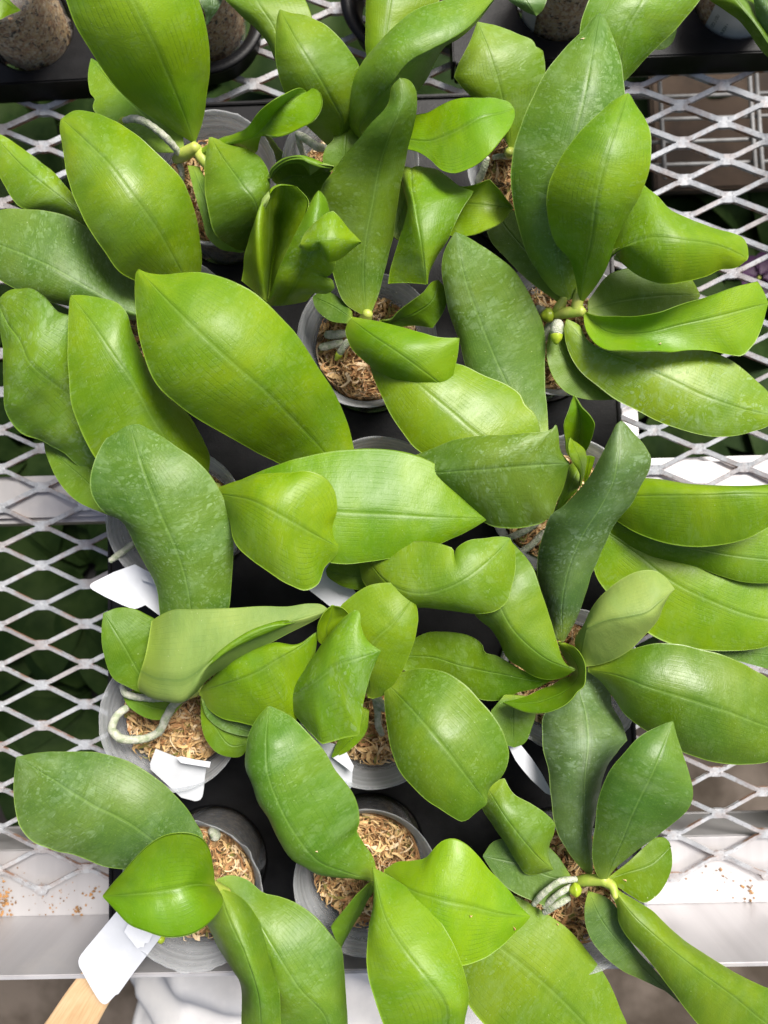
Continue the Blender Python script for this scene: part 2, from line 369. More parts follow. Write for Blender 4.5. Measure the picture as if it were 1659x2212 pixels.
def boxes(name, bl, m, parent=None, smooth=False, bevel=0):
    bm = bmesh.new()
    for (x0, y0, z0, x1, y1, z1) in bl:
        vs = [bm.verts.new(q) for q in ((x0, y0, z0), (x1, y0, z0), (x1, y1, z0), (x0, y1, z0), (x0, y0, z1), (x1, y0, z1), (x1, y1, z1), (x0, y1, z1))]
        for f in ((3, 2, 1, 0), (4, 5, 6, 7), (0, 1, 5, 4), (1, 2, 6, 5), (2, 3, 7, 6), (3, 0, 4, 7)): bm.faces.new([vs[i] for i in f])
    if bevel: bmesh.ops.bevel(bm, geom=bm.edges[:], offset=bevel, segments=2, affect='EDGES')
    v = [tuple(q.co) for q in bm.verts]; bm.verts.index_update(); f = [[q.index for q in p.verts] for p in bm.faces]; bm.free()
    return mesh_obj(name, v, f, m, parent, smooth)

# ------------------------------------------------------------------ bench: raised expanded metal, side rail, cross bars
W2, H2 = .0254, .0114; OX, OY = -.2060, -.0191
yL0 = P(50, 1839, -.004)[1]; yL1 = P(50, 1980, -.004)[1]
lo_, hi_ = 0.0, .12                                     # lip height: top of the lip seen straight above its foot
for _ in range(40):
    mid_ = (lo_ + hi_) / 2
    if P(50, 2107, mid_)[1] < yL1: lo_ = mid_
    else: hi_ = mid_
LIP = lo_
bench = thing('plant_bench', (0, yL1, -.004), 'grey galvanised diamond mesh bench top with a white aluminium side rail under the trays', 'bench')
def expanded():
    vs, fs = [], []
    ymin = P(90, 1925, 0)[1]
    jmin = int(round((ymin - OY) / H2)); jmin = -14
    jmax = jmin + 56
    iw0, iw1 = -12, 28
    def strand(p0, p1, wdt, th, tilt):
        d = np.array(p1) - np.array(p0); L = np.linalg.norm(d); d /= L; s = np.array([-d[1], d[0], 0]); b = len(vs)
        if s[1] < 0: s = -s
        z = np.array([0, 0, 1.0])
        for p in (p0, p1):
            p = np.array(p)
            for (a, c) in ((-.5, -.5), (.5, .5 * 0 + -.5), (.5, .5), (-.5, .5)):
                sh = tilt * (a)                      # far edge of each strand stands a little higher
                vs.append(p + s * wdt * a + z * (th * c + sh))
        fs.extend([[b, b+1, b+2, b+3][::-1], [b+4, b+5, b+6, b+7], [b, b+1, b+5, b+4], [b+1, b+2, b+6, b+5], [b+2, b+3, b+7, b+6], [b+3, b, b+4, b+7]])
    for i in range(iw0, iw1):
        for j in range(jmin, jmax):
            if (i + j) % 2: continue
            r = lambda: random.uniform(-.0003, .0003)
            x, y = OX + i * W2, OY + j * H2
            nb = .0040
            # the bond: one wide slit-ended block
            b = len(vs); hw, hh, th = nb, .0028, .0012
            ring = [(-hw, 0), (-hw*.55, -hh), (hw*.55, -hh), (hw, 0), (hw*.55, hh), (-hw*.55, hh)]
            for zz in (-th, th):
                for (a, c) in ring: vs.append((x + a + r() * .3, y + c + r() * .3, zz + c * .35 - .0002))
            fs.append([b+5, b+4, b+3, b+2, b+1, b]); fs.append([b+6+k for k in range(6)])
            for k in range(6): fs.append([b+k, b+(k+1) % 6, b+6+(k+1) % 6, b+6+k])
            for di, dj in ((1, 1), (1, -1)):
                if i + di >= iw1 or not (jmin <= j + dj < jmax): continue
                x1, y1 = OX + (i+di) * W2, OY + (j+dj) * H2
                o = .0009 * dj
                pts = [(x + nb*.45, y + o*1.3, .0004*dj), (x + nb*1.25, y + o*2.2 , .0005*dj), (x1 - nb*1.25, y1 - o*2.2, -.0005*dj), (x1 - nb*.45, y1 - o*1.3, -.0004*dj)]
                for q in range(3): strand(pts[q], pts[q+1], .0024, .0023, .0013)
    return vs, fs
v, f = expanded()
mp = mesh_obj('mesh_panel', v, f, M_GALV, bench, False)
X0, X1 = -.62, .62
boxes('side_rail', [(X0, yL1 - .0022, -.045, X1, yL1, LIP), (X0, yL1, -.0065, X1, yL0, -.0042), (X0, yL0 - .002, -.045, X1, yL0, -.0066)], M_ALU, bench, bevel=.0005)
yb = P(50, 1794, -.045)[1]
boxes('rail_flange', [(X0, yL0 + .0003, -.047, X1, yb, -.045)], M_ALU, bench)
ym0, ym1 = P(50, 1131, -.008)[1], P(50, 1030, -.008)[1]
boxes('cross_bar', [(X0, ym0, -.034, X1, ym1, -.0034)], M_ALU, bench, bevel=.003)
a = P(1337, 900, -.012); b = P(1380, 900, -.012)
boxes('support_leg', [(a[0], ym1 - .001, -.034, b[0], ym1 + .035, -.012)], M_ALU, bench, bevel=.002)
for x in (-.45, .45): boxes('bench_leg', [(x - .02, ym0 + .001, -.76, x + .02, ym1 - .001, -.0345)], M_ALU, bench, bevel=.002)
# crumbs of bark and moss on the rail
def crumbs():
    vs, fs = [], []
    def blob(p, s):
        b = len(vs); k = 6
        for q in ((1, 0, 0), (-1, 0, 0), (0, 1, 0), (0, -1, 0), (0, 0, 1), (0, 0, -1)):
            vs.append(np.array(p) + np.array(q) * s * np.array([random.uniform(.5, 1.5), random.uniform(.5, 1.3), .5]))
        for q in ((0, 2, 4), (2, 1, 4), (1, 3, 4), (3, 0, 4), (2, 0, 5), (1, 2, 5), (3, 1, 5), (0, 3, 5)): fs.append([b + i for i in q])
    for (cx, cy, sx, sy, n, s) in ((4, 1943, 16, 22, 130, .0008), (70, 1830+70, 30, 12, 10, .0004), (115, 1955, 14, 14, 26, .0005), (192, 1935, 10, 12, 22, .0006), (170, 1968, 6, 7, 26, .0007), (205, 1930, 8, 10, 12, .0006),
                                   (80, 1940, 80, 30, 60, .00035), (1545, 1880, 20, 6, 6, .0008), (1575, 1900, 12, 12, 10, .0006), (1616, 1925, 8, 16, 24, .0007), (1600, 1945, 16, 5, 18, .0006), (1560, 1930, 60, 30, 30, .0004)):
        for _ in range(int(n * .6)):
            p = P(random.gauss(cx, sx), min(random.gauss(cy, sy), 1976), -.0036); blob(p, s * random.uniform(.5, 1.5))
    o = mesh_obj('crumbs', vs, fs, M_CRUMB, None, False); o['kind'] = 'stuff'; o['label'] = 'brown bark crumbs scattered on the white side rail'; o['category'] = 'crumbs'
crumbs()

# ------------------------------------------------------------------ pots (rim centre in the picture, rim radius px)
RIMZ = .076
POTS = {'A': (452, 380), 'H': (757, 352), 'I': (1158, 352), 'B': (362, 700), 'G': (792, 732), 'J': (1210, 705),
        'C': (378, 1118), 'E': (818, 1092), 'K': (1218, 1092), 'F': (366, 1556), 'Pp': (802, 1548), 'L': (1232, 1470),
        'O': (412, 1938), 'Nn': (792, 1908), 'M': (1240, 1945)}
RIM = .0337
def lathe(prof, c, n=64, jag=0.0, seed=0):
    vs, fs = [], []; rr = random.Random(seed)
    ph = [rr.uniform(0, 6.28) for _ in range(4)]
    for k, (r, z) in enumerate(prof):
        for i in range(n):
            a = 2 * math.pi * i / n; r2 = r * (1 + .007 * math.sin(2 * a + ph[0]) + .004 * math.sin(3 * a + ph[1]))
            z2 = z
            if jag and z > RIMZ - .002: r2 += jag * (max(0, math.sin(5 * a + ph[2]) * math.sin(11 * a + ph[3])) ** 2) * .0035 * (jag - .3) + rr.uniform(-.00025, .00025) * jag; z2 += rr.uniform(-.0004, .0004) * jag
            vs.append((c[0] + r2 * math.cos(a), c[1] + r2 * math.sin(a), c[2] + z2))
    for k in range(len(prof) - 1):
        for i in range(n):
            fs.append([k*n+i, k*n+(i+1) % n, (k+1)*n+(i+1) % n, (k+1)*n+i])
    return vs, fs
PROF = [(0.0005, .0020), (.0215, .0020), (.0225, .0035), (.0250, .030), (.0275, .055), (.0290, .064), (.0306, .0655), (.0312, .070), (.0330, RIMZ - .001), (.0338, RIMZ), (.0338, RIMZ - .0006), (.0324, RIMZ - .0022), (.0303, .0662), (.0282, .0640), (.0267, .055), (.0242, .030), (.0217, .0045), (.0005, .0032)]
def moss(root, c, ztop=.058, rad=.0258, nf=1150, seed=1, name='moss', zb=.004):
    rr = random.Random(seed); vs, fs, fm = [], [], []
    n, kr = 40, 14; ox = rr.uniform(0, 50)
    def hgt(x, y):
        q = Vector((x * 120 + ox, y * 120, ox)); return .0062 * noise.noise(q) + .0032 * noise.noise(q * 2.7) + .0012 * noise.noise(q * 6)
    for k in range(kr + 1):
        for i in range(n):
            a = 2 * math.pi * i / n; r = rad * k / kr; x, y = r * math.cos(a), r * math.sin(a)
            vs.append((c[0] + x, c[1] + y, c[2] + ztop + hgt(x, y) - .006 * (k / kr) ** 4))
    b = len(vs)
    for i in range(n):
        a = 2 * math.pi * i / n; vs.append((c[0] + .0205 * math.cos(a), c[1] + .0205 * math.sin(a), c[2] + zb))
    for k in range(kr + 1):
        for i in range(n): fs.append([k*n+i, (k+1)*n+i, (k+1)*n+(i+1) % n, k*n+(i+1) % n][::-1] if k < kr else [k*n+i, b+i, b+(i+1) % n, k*n+(i+1) % n]); fm.append(0)
    for _ in range(nf):
        a = rr.uniform(0, 6.28); r = rad * math.sqrt(rr.random()) * .97; x, y = r * math.cos(a), r * math.sin(a)
        h = rr.uniform(0, 6.28); L = rr.uniform(.004, .015); wd = rr.choice([.0003, .0004, .0005, .0007, .0012]) * rr.uniform(.7, 1.3); seg = 6; z = ztop + hgt(x, y) + rr.uniform(-.001, .002)
        curl = rr.uniform(-4.2, 4.2); tw = rr.uniform(0, 6); lift = rr.uniform(-.25, .5); b = len(vs)
        nz_ = noise.noise(Vector((x * 170 + ox, y * 170, 4 + ox))); mi = rr.choices([1, 2, 3, 4, 5], [5, 2 + 6 * max(0, nz_), 1 + 7 * max(0, -nz_), .4 + 6 * max(0, nz_ - .1), .4 + 3 * max(0, nz_)])[0]
        px, py, pz = x, y, z
        for s in range(seg + 1):
            t = s / seg; tt = tw + t * 2.5; nx, ny = -math.sin(h), math.cos(h); ww = wd * (1 - .6 * t)
            vs.append((c[0] + px + nx * math.cos(tt) * ww, c[1] + py + ny * math.cos(tt) * ww, c[2] + pz + math.sin(tt) * ww))
            vs.append((c[0] + px - nx * math.cos(tt) * ww, c[1] + py - ny * math.cos(tt) * ww, c[2] + pz - math.sin(tt) * ww))
            h += curl / seg * rr.uniform(.4, 1.6); px += math.cos(h) * L / seg; py += math.sin(h) * L / seg; pz += lift * L / seg * (1 - 1.8 * t)
            q = math.hypot(px, py)
            if q > rad * 1.0: px *= rad / q; py *= rad / q
        for s in range(seg): fs.append([b+2*s, b+2*s+1, b+2*s+3, b+2*s+2]); fm.append(mi)
    o = mesh_obj(name, vs, fs, [M_MOSS] + M_FIB, root, True, fm); o['kind'] = 'stuff'
    return o
LAB = {
 'A': 'potted orchid whose broad bright leaf runs off the upper left edge',
 'H': 'potted orchid at top centre with tall pointed leaf and one long leaf curling under',
 'I': 'potted orchid with one square tipped leaf behind the tall spotted leaf',
 'B': 'potted orchid on the left with large oval glossy leaf and two leaves over the mesh',
 'G': 'potted orchid in upper middle with tall narrow leaf and torn rolled leaf beside bare moss',
 'J': 'potted orchid at upper right with thick yellow green stem and fat white root tip',
 'C': 'potted orchid left of the middle with shiny buckled leaf and a pale leaf pointing right',
 'E': 'potted orchid in the centre with the largest broad leaf lying diagonally',
 'K': 'potted orchid right of the middle with small rolled young leaves at its crown',
 'F': 'potted orchid at lower left with root looping over its rim and a pale folded leaf',
 'Pp': 'potted orchid in lower middle with rounded olive leaf and dark glossy cut tipped leaf',
 'L': 'potted orchid at lower right with pale upturned leaf underside and long twisted blue green leaf',
 'O': 'potted orchid at bottom left with bright heart shaped leaf over dark broad leaf',
 'Nn': 'potted orchid at bottom centre with bright yellow based leaf and long dark leaf over moss',
 'M': 'potted orchid at bottom right with pale jointed stem and long leaf drooping over the rail'}
ROOTS = {}; CEN = {}
GROUP = 'potted orchids in the front tray'
POTTED = 'clear plastic pot of moss'
for i, (k, (x, y)) in enumerate(POTS.items()):
    c = P(x, y, RIMZ); c[2] = 0.0; CEN[k] = c
    r = thing('potted_orchid', c, LAB[k], 'orchid', GROUP); ROOTS[k] = r
    v, f = lathe(PROF, c, 72, jag={'O': .9, 'K': .8, 'L': .7, 'A': .6}.get(k, .4), seed=i)
    mesh_obj('pot', v, f, M_CLEAR, r)
    moss(r, c, ztop=.0585 if k not in 'GFNnOM' else .0600, seed=i + 3)

# ------------------------------------------------------------------ trays
def cell_panel(vs, fs, rect, c, r, z, n=56):
    x0, x1, y0, y1 = rect; ang = sorted([2 * math.pi * i / n for i in range(n)] + [math.atan2(yy - c[1], xx - c[0]) % (2 * math.pi) for xx in (x0, x1) for yy in (y0, y1)])
    b = len(vs); m = len(ang)
    for a in ang:
        dx, dy = math.cos(a), math.sin(a); ts = []
        if dx > 1e-9: ts.append((x1 - c[0]) / dx)
        if dx < -1e-9: ts.append((x0 - c[0]) / dx)
        if dy > 1e-9: ts.append((y1 - c[1]) / dy)
        if dy < -1e-9: ts.append((y0 - c[1]) / dy)
        t = min(ts); ro = min(r, t * .985)
        vs.append((c[0] + dx * t, c[1] + dy * t, z)); vs.append((c[0] + dx * (ro + .0014), c[1] + dy * (ro + .0014), z + .0002)); vs.append((c[0] + dx * ro, c[1] + dy * ro, z - .0012)); vs.append((c[0] + dx * ro * .94, c[1] + dy * ro * .94, .004))
    for i in range(m):
        j = (i + 1) % m
        for q in range(3): fs.append([b+4*i+q, b+4*i+q+1, b+4*j+q+1, b+4*j+q][::-1])
TZ = .031
tray = thing('plant_tray', (CEN['E'][0], CEN['E'][1], 0), 'black plastic tray with round cells holding the fifteen orchid pots', 'tray')
xl, xr = P(242, 1300, TZ)[0], P(1352, 1300, TZ)[0]
cols = [['A', 'B', 'C', 'F', 'O'], ['H', 'G', 'E', 'Pp', 'Nn'], ['I', 'J', 'K', 'L', 'M']]
xb = [xl, (CEN['C'][0] + CEN['E'][0]) / 2, (CEN['E'][0] + CEN['K'][0]) / 2, xr]
ytop = P(700, 222, TZ)[1]; ybot = max(P(500, 2104, TZ)[1], yL1 + .0012)
for ci, colk in enumerate(cols):
    yb_ = [ytop] + [(CEN[a][1] + CEN[b][1]) / 2 for a, b in zip(colk, colk[1:])] + [ybot]
    for ri, k in enumerate(colk):
        vs, fs = [], []
        c = CEN[k]; x0, x1, y0, y1 = xb[ci], xb[ci+1], yb_[ri+1], yb_[ri]
        cell_panel(vs, fs, (x0, x1, y0, y1), c, .0272, TZ)
        mesh_obj('cell', vs, fs, M_BLACK, tray, False)
boxes('skirt', [(xl - .0018, ybot, .002, xl - .0001, ytop, TZ + .0016), (xr + .0001, ybot, .002, xr + .0018, ytop, TZ + .0016), (xl - .0018, ytop + .0001, .002, xr + .0018, ytop + .002, TZ + .0016), (xl - .0018, ybot - .0011, .002, xr + .0018, ybot - .0001, TZ + .0016)], M_BLACK, tray, bevel=.0004)

for xs_, lab_ in ((-.335, 'unseen black tray added at the left to keep skylight from under the bench'), (.335, 'unseen black tray added at the right to keep skylight from under the bench')):  # side trays out of view, added to darken the space below the mesh
    tt_ = thing('plant_tray', (xs_, .0, 0), lab_, 'tray')
    for ci_ in range(2):
        for ri_ in range(5):
            vs, fs = [], []; x0 = xs_ - .10 + .10 * ci_; y0 = ybot + .092 * ri_
            cell_panel(vs, fs, (x0, x0 + .10, y0, y0 + .092), (x0 + .05, y0 + .046), .0288, TZ); cl_ = mesh_obj('cell', vs, fs, M_BLACK, tt_, False)
# far tray row at the top of the picture
def far_tray(xa, xb_, ya, yb2, label):
    zt = .018; p0 = P(xa, ya, zt); p1 = P(xb_, yb2, zt); d = p1 - p0; L = math.hypot(d[0], d[1]); ang = math.atan2(d[1], d[0])
    t = thing('plant_tray', (p0[0], p0[1], 0), label, 'tray', None); t.rotation_euler = (0, 0, ang)
    return t, L, zt
def local_boxes(name, bl, m, t, bevel=.0008):
    bm = bmesh.new()
    for (x0, y0, z0, x1, y1, z1) in bl:
        mm = Matrix.Translation(((x0+x1)/2, (y0+y1)/2, (z0+z1)/2)) @ Matrix.Diagonal((x1-x0, y1-y0, z1-z0, 1)); bmesh.ops.create_cube(bm, size=1, matrix=mm)
    bmesh.ops.bevel(bm, geom=bm.edges[:], offset=bevel, segments=2, affect='EDGES')
    me = bpy.data.meshes.new(name); bm.to_mesh(me); bm.free(); me.materials.append(m); o = bpy.data.objects.new(name, me); COL.objects.link(o); o.parent = t; return o
def far_cells(t, L, zt, cx_list, depth=.16, r=.0250):
    ang = t.rotation_euler.z; ca, sa = math.cos(ang), math.sin(ang)
    xsb = [0] + [(a[0] + b[0]) / 2 for a, b in zip(cx_list, cx_list[1:])] + [L]
    for i, (cx, cy) in enumerate(cx_list):
        vs, fs = [], []; cell_panel(vs, fs, (xsb[i], xsb[i+1], .0005, depth), (cx, cy), r, zt)
        me = bpy.data.meshes.new('cell'); me.from_pydata(vs, [], fs); me.materials.append(M_BLACK); o = bpy.data.objects.new('cell', me); COL.objects.link(o); o.parent = t
    local_boxes('front_lip', [(0, -.0018, .001, L, .0003, zt + .0018)], M_BLACK, t)
    local_boxes('end_lip', [(-.0018, 0, .001, -.0001, depth, zt + .0015)], M_BLACK, t); local_boxes('end_lip', [(L + .0001, 0, .001, L + .0018, depth, zt + .0015)], M_BLACK, t)
def in_tray(t, q):
    ang = t.rotation_euler.z; d = np.array(q[:2]) - np.array(t.location[:2]); return (d[0] * math.cos(ang) + d[1] * math.sin(ang), -d[0] * math.sin(ang) + d[1] * math.cos(ang))
QP = {'QA': (62, 148, .018, .0244), 'QB': (440, 158, .022, .0366), 'QC': (876, 120, .022, .0366), 'QD': (1215, 84, .018, .0244), 'QE': (1600, 80, .018, .0244)}
QLAB = {'QA': 'potted orchid at the top left corner with brown moss seen through its clear pot', 'QB': 'potted orchid at the top edge beside the broad bright leaf standing in a black cup',
        'QC': 'potted orchid at the top edge centre with upright light green leaf', 'QD': 'potted orchid at the top edge with long pale leaf slanting down', 'QE': 'potted orchid at the top right corner with printed white label on its pot'}
QR = {}; QC = {}
t1, L1, zt = far_tray(-140, 205, 188, 168, 'black plastic tray at the upper left corner with a flat front lip')
t2, L2, zt = far_tray(985, 1760, 137, 105, 'black plastic tray at the upper right with a flat front lip over the mesh')
for k, (x, y, z, dy) in QP.items():
    c = P(x, y, z); c[1] += dy; c[2] = .004; QC[k] = c
far_cells(t1, L1, zt, [in_tray(t1, QC['QA'])])
far_cells(t2, L2, zt, [in_tray(t2, QC['QD']), in_tray(t2, QC['QE'])])
for k, lab in (('QB', 'round black plastic cup at the top left holding a clear orchid pot'), ('QC', 'round black plastic cup at the top centre on the mesh')):
    c = QC[k]; t = thing('pot_cup', (c[0], c[1], 0), lab, 'cup')
    prof = [(.0245, .0035), (.0275, .018), (.0300, .021), (.0362, .0225), (.0367, .0210), (.0352, .0190), (.0330, .014), (.0305, .002)]
    v, f = lathe(prof, (c[0], c[1], 0), 72); mesh_obj('cup_wall', v, f, M_BLACK, t)
for i, (k, c) in enumerate(QC.items()):
    r = thing('potted_orchid', c, QLAB[k], 'orchid', 'potted orchids in the far trays'); QR[k] = r
    v, f = lathe(PROF, c, 64, jag=.4, seed=40 + i); mesh_obj('pot', v, f, M_CLEAR2, r)
    moss(r, c, ztop=.060, seed=50 + i, nf=500)
    # moss pressed against the clear wall: strands standing on the cylinder
    rr = random.Random(80 + i); vs, fs, fm = [], [], []
    for _ in range(900):
        a = rr.uniform(math.pi * .95, math.pi * 2.05); z = rr.uniform(.012, .058); h = rr.uniform(0, 6.28); wd = rr.uniform(.0004, .001); L = rr.uniform(.006, .018); b = len(vs); cu = rr.uniform(-2.5, 2.5)
        for s in range(6):
            rad = np.interp(z, [0, .06], [.0208, .0262]) + rr.uniform(0, .0004); ca, sa = math.cos(a), math.sin(a)
            for sg in (-1, 1):
                zz = z + sg * wd * math.cos(h); aa = a - sg * wd * math.sin(h) / rad; vs.append((c[0] + rad * math.cos(aa), c[1] + rad * math.sin(aa), c[2] + zz))
            a += math.cos(h) * L / 5 / rad; z += math.sin(h) * L / 5; h += cu / 5
        for s in range(5): fs.append([b+2*s, b+2*s+1, b+2*s+3, b+2*s+2]); fm.append(rr.choices([0, 1, 2, 3], [4, 3, 3, .7])[0])
    o = mesh_obj('wall_moss', vs, fs, [M_FIB[0], M_FIB[1], M_FIB[2], M_FIB[3]], r, True, fm); o['kind'] = 'stuff'
tt_ = thing('plant_tray', (0, .42, 0), 'unseen black tray added behind the far orchids to block skylight from the north', 'tray')  # added out of view; stops far-side skylight reaching below the bench
for ci_ in range(11):
    for ri_ in range(2):
        vs, fs = [], []; x0 = -.55 + .10 * ci_; y0 = .415 + .10 * ri_
        cell_panel(vs, fs, (x0, x0 + .10, y0, y0 + .10), (x0 + .05, y0 + .05), .030, TZ); mesh_obj('cell', vs, fs, M_BLACK, tt_, False)
# printed label round the pot in the top right corner
def wrap_label(root, c, a0, a1, z0, z1, name='label', m=M_LABEL):
    vs, fs = [], []; n = 20
    for i in range(n + 1):
        a = a0 + (a1 - a0) * i / n
        for z in (z0, z1):
            rad = np.interp(z, [.0035, .030, .055, .064], [.0225, .0250, .0275, .0290]) + .0004; vs.append((c[0] + rad * math.cos(a), c[1] + rad * math.sin(a), c[2] + z))
    fs = [[2*i, 2*i+2, 2*i+3, 2*i+1] for i in range(n)]
    return mesh_obj(name, vs, fs, m, root)
wrap_label(QR['QE'], QC['QE'], math.radians(218), math.radians(300), .008, .062)
wrap_label(QR['QD'], QC['QD'], math.radians(200), math.radians(228), .008, .060)
def text_on_pot(root, c, txt, a, z, size):
    cu = bpy.data.curves.new('print', 'FONT'); cu.body = txt; cu.size = size; cu.extrude = .00004; o = bpy.data.objects.new('print', cu); COL.objects.link(o)
    dg = bpy.context.evaluated_depsgraph_get(); me = bpy.data.meshes.new_from_object(o.evaluated_get(dg)); bpy.data.objects.remove(o)
    me.materials.clear(); me.materials.append(M_INK)
    for v in me.vertices:                              # running up the pot wall, bent round it
        x, y, z0 = v.co; zz = z - x; rad = np.interp(zz, [.0035, .030, .055, .064], [.0225, .0250, .0275, .0290]) + .0006 + z0; aa = a - y / rad
        v.co = (rad * math.cos(aa), rad * math.sin(aa), zz)
    ob = bpy.data.objects.new('print', me); COL.objects.link(ob); ob.parent = root; return ob
text_on_pot(QR['QE'], QC['QE'], 'UD L CO', math.radians(230), .0250, .0027)
text_on_pot(QR['QE'], QC['QE'], '\u2022 VIOLA', math.radians(246), .0225, .0027)

# ------------------------------------------------------------------ leaves (outlines measured on the photograph, each at its own height)
def lf(plant, tile, L, M, R, z, e=(0, 0), tone=.4, spots=.4, blue=0., gloss=.3, under=False, wave=.0007, label=None, th=.0009, NA=52, name='leaf', rib=.00028):
    root = ROOTS.get(plant) or QR[plant]
    t = np.linspace(0, 1, 13); zm = profile((z[0] + (np.array(z) - z[0]) * 1.08) / 1000.0, t); env = np.sin(np.pi * np.clip(t, .0, 1)) ** .6
    el, er = [np.interp(t, np.linspace(0, 1, len(np.atleast_1d(q))), np.atleast_1d(q)) * 1.7 / 1000.0 for q in e]
    o = sheet(name, root, [conv(tile, L), conv(tile, M), conv(tile, R)], [zm + el * env, zm, zm + er * env], [M_UP, M_UN], th, NA, rib, wave, under=under)
    o['tone'] = float(tone); o['spots'] = float(spots); o['blue'] = float(blue); o['gloss'] = float(gloss)
    if label: o['label'] = label
    return o
def multi(plant, tile, rails, zs, tone=.4, spots=.4, blue=0., gloss=.3, under=False, wave=.0005, label=None, name='leaf', th=.0011, rib=0):
    root = ROOTS.get(plant) or QR[plant]
    o = sheet(name, root, [conv(tile, r) for r in rails], [np.array(q) / 1000.0 for q in zs], [M_UP, M_UN], th, 52, rib, wave, under=under)
    o['tone'] = float(tone); o['spots'] = float(spots); o['blue'] = float(blue); o['gloss'] = float(gloss)
    if label: o['label'] = label
    return o

# plant A
lf('A', 1, [(828,614),(760,575),(640,500),(500,380),(400,240),(330,120),(285,0),(265,-60),(290,-160),(400,-260)], [(838,616),(800,510),(735,350),(660,180),(600,60),(540,-60),(420,-260)], [(846,612),(870,540),(892,420),(904,270),(895,140),(865,10),(820,-110),(720,-210),(560,-260),(430,-262)],
   [86,108,128,140,146], (-4,-6), .72, .35, 0, .5, label='broad bright green leaf')
lf('A', 1, [(770,660),(620,650),(480,570),(415,490),(402,470),(412,425),(396,412),(382,370),(382,310),(392,254)], [(780,650),(690,560),(560,440),(470,350),(394,253)], [(795,640),(790,590),(700,480),(560,360),(450,285),(397,252)], [86,86,84,80,76], (0,0), .45, .3, .1, .1, label='pale leaf with a bite out of its edge')
lf('A', 1, [(850,650),(960,590),(1055,560),(1110,500),(1180,430),(1260,388),(1300,380),(1325,394)], [(850,670),(1000,620),(1095,590),(1145,545),(1200,475),(1262,425),(1328,398)], [(855,700),(1010,662),(1112,660),(1122,610),(1135,580),(1220,585),(1300,560),(1365,515),(1395,435),(1375,390),(1350,380),(1328,396)], [88,100,112,118,118], ([-6,-4,6,8,4],[-8,-8,2,6,4]), .75, .35, 0, .4, label='leaf curling up at its rounded end')
lf('A', 1, [(902,594),(888,700),(888,830),(905,930),(930,1010),(990,1060),(1050,1082),(1075,1076)], [(910,592),(960,680),(1040,790),(1110,890),(1120,980),(1080,1075)], [(916,592),(1000,620),(1090,650),(1150,710),(1170,770),(1168,850),(1140,930),(1120,1010),(1085,1074)], [96,112,118,108,84], (-5,-6), .48, .5, .1, .3)
lf('A', 1, [(810,715),(840,830),(872,940),(900,1030),(950,1075),(1040,1092)], [(830,715),(880,850),(930,980),(1045,1090)], [(860,720),(930,850),(990,960),(1055,1088)], [86,85,84,82], (0,0), .5, .2, 0, .1)
# plant B
lf('B', 1, [(840,1290),(760,1285),(640,1240),(520,1180),(450,1090),(370,960),(300,790),(265,620),(257,545),(262,512)], [(845,1285),(745,1110),(690,1010),(600,880),(480,720),(370,610),(266,512)], [(850,1280),(868,1120),(862,1000),(838,880),(790,780),(700,680),(600,590),(500,520),(400,484),(310,482),(270,508)], [84,104,120,128,126,114], (-5,-9), .62, .35, 0, .85, label='large oval glossy leaf')
lf('B', 0, [(360,600),(290,565),(190,505),(110,457),(40,446),(10,400),(-12,340),(-20,296)], [(365,590),(290,540),(200,480),(130,425),(60,370),(-15,292)], [(370,580),(290,520),(200,470),(160,425),(110,370),(60,330),(0,290),(-10,286)], [82,84,88,88,82], (-4,-4), .70, 1.3, .1, .5, label='leaf with pale water marks')
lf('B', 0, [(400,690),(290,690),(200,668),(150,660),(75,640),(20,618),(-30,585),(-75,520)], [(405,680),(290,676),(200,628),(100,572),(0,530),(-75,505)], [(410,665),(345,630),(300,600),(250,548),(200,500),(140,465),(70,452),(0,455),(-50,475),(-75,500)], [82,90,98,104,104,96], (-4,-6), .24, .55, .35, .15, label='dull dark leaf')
# plant C
lf('C', 3, [(870,1080),(700,1040),(600,990),(470,930),(410,870),(370,800),(320,680),(298,560),(298,330),(301,190),(304,170)], [(880,1075),(790,930),(720,800),(650,690),(570,540),(480,410),(390,280),(306,170)], [(890,1060),(902,930),(905,870),(885,800),(850,740),(790,660),(700,560),(620,430),(570,330),(545,240),(510,200),(430,178),(330,168),(308,169)], [84,100,112,122,126,118], ([-3,-3,-3,-3],[-10,-12,-6,-4]), .6, .3, 0, .5, label='long upright leaf')
lf('C', 3, [(470,960),(360,915),(290,850),(200,812),(110,775),(42,705),(22,570),(10,450),(0,330),(-10,200)], [(470,950),(380,740),(290,600),(200,530),(120,450),(80,360),(30,290),(-8,196)], [(470,900),(450,760),(420,600),(380,420),(320,265),(245,236),(205,185),(150,145),(100,137),(50,145),(0,180),(-8,192)], [82,92,101,111,112,94], ([-7,-8,-8,-6],[-4,-9,-4,2,-7]), .62, 1.1, .15, .8, wave=.0016, label='shiny buckled leaf with water marks')
lf('C', 3, [(500,1130),(430,1105),(320,1050),(250,970),(210,880),(192,830),(190,807)], [(500,1120),(400,1000),(290,900),(194,806)], [(500,1100),(460,1010),(400,930),(350,890),(280,850),(200,806)], [88,86,82,76], (0,0), .4, .3, .1, .1)
lf('C', 0, [(460,1075),(490,1115),(506,1170),(540,1206),(580,1236),(625,1263),(660,1276),(685,1264),(702,1225),(718,1208),(730,1192),(731,1183)], [(460,1065),(545,1082),(600,1110),(660,1145),(731,1182)], [(460,1058),(510,1038),(560,1025),(625,1020),(670,1019),(705,1035),(723,1060),(727,1100),(719,1130),(722,1158),(731,1181)], [102,126,132,126,116], (-7,-4), .70, .3, 0, .4, label='broad yellow green leaf with wavy end')
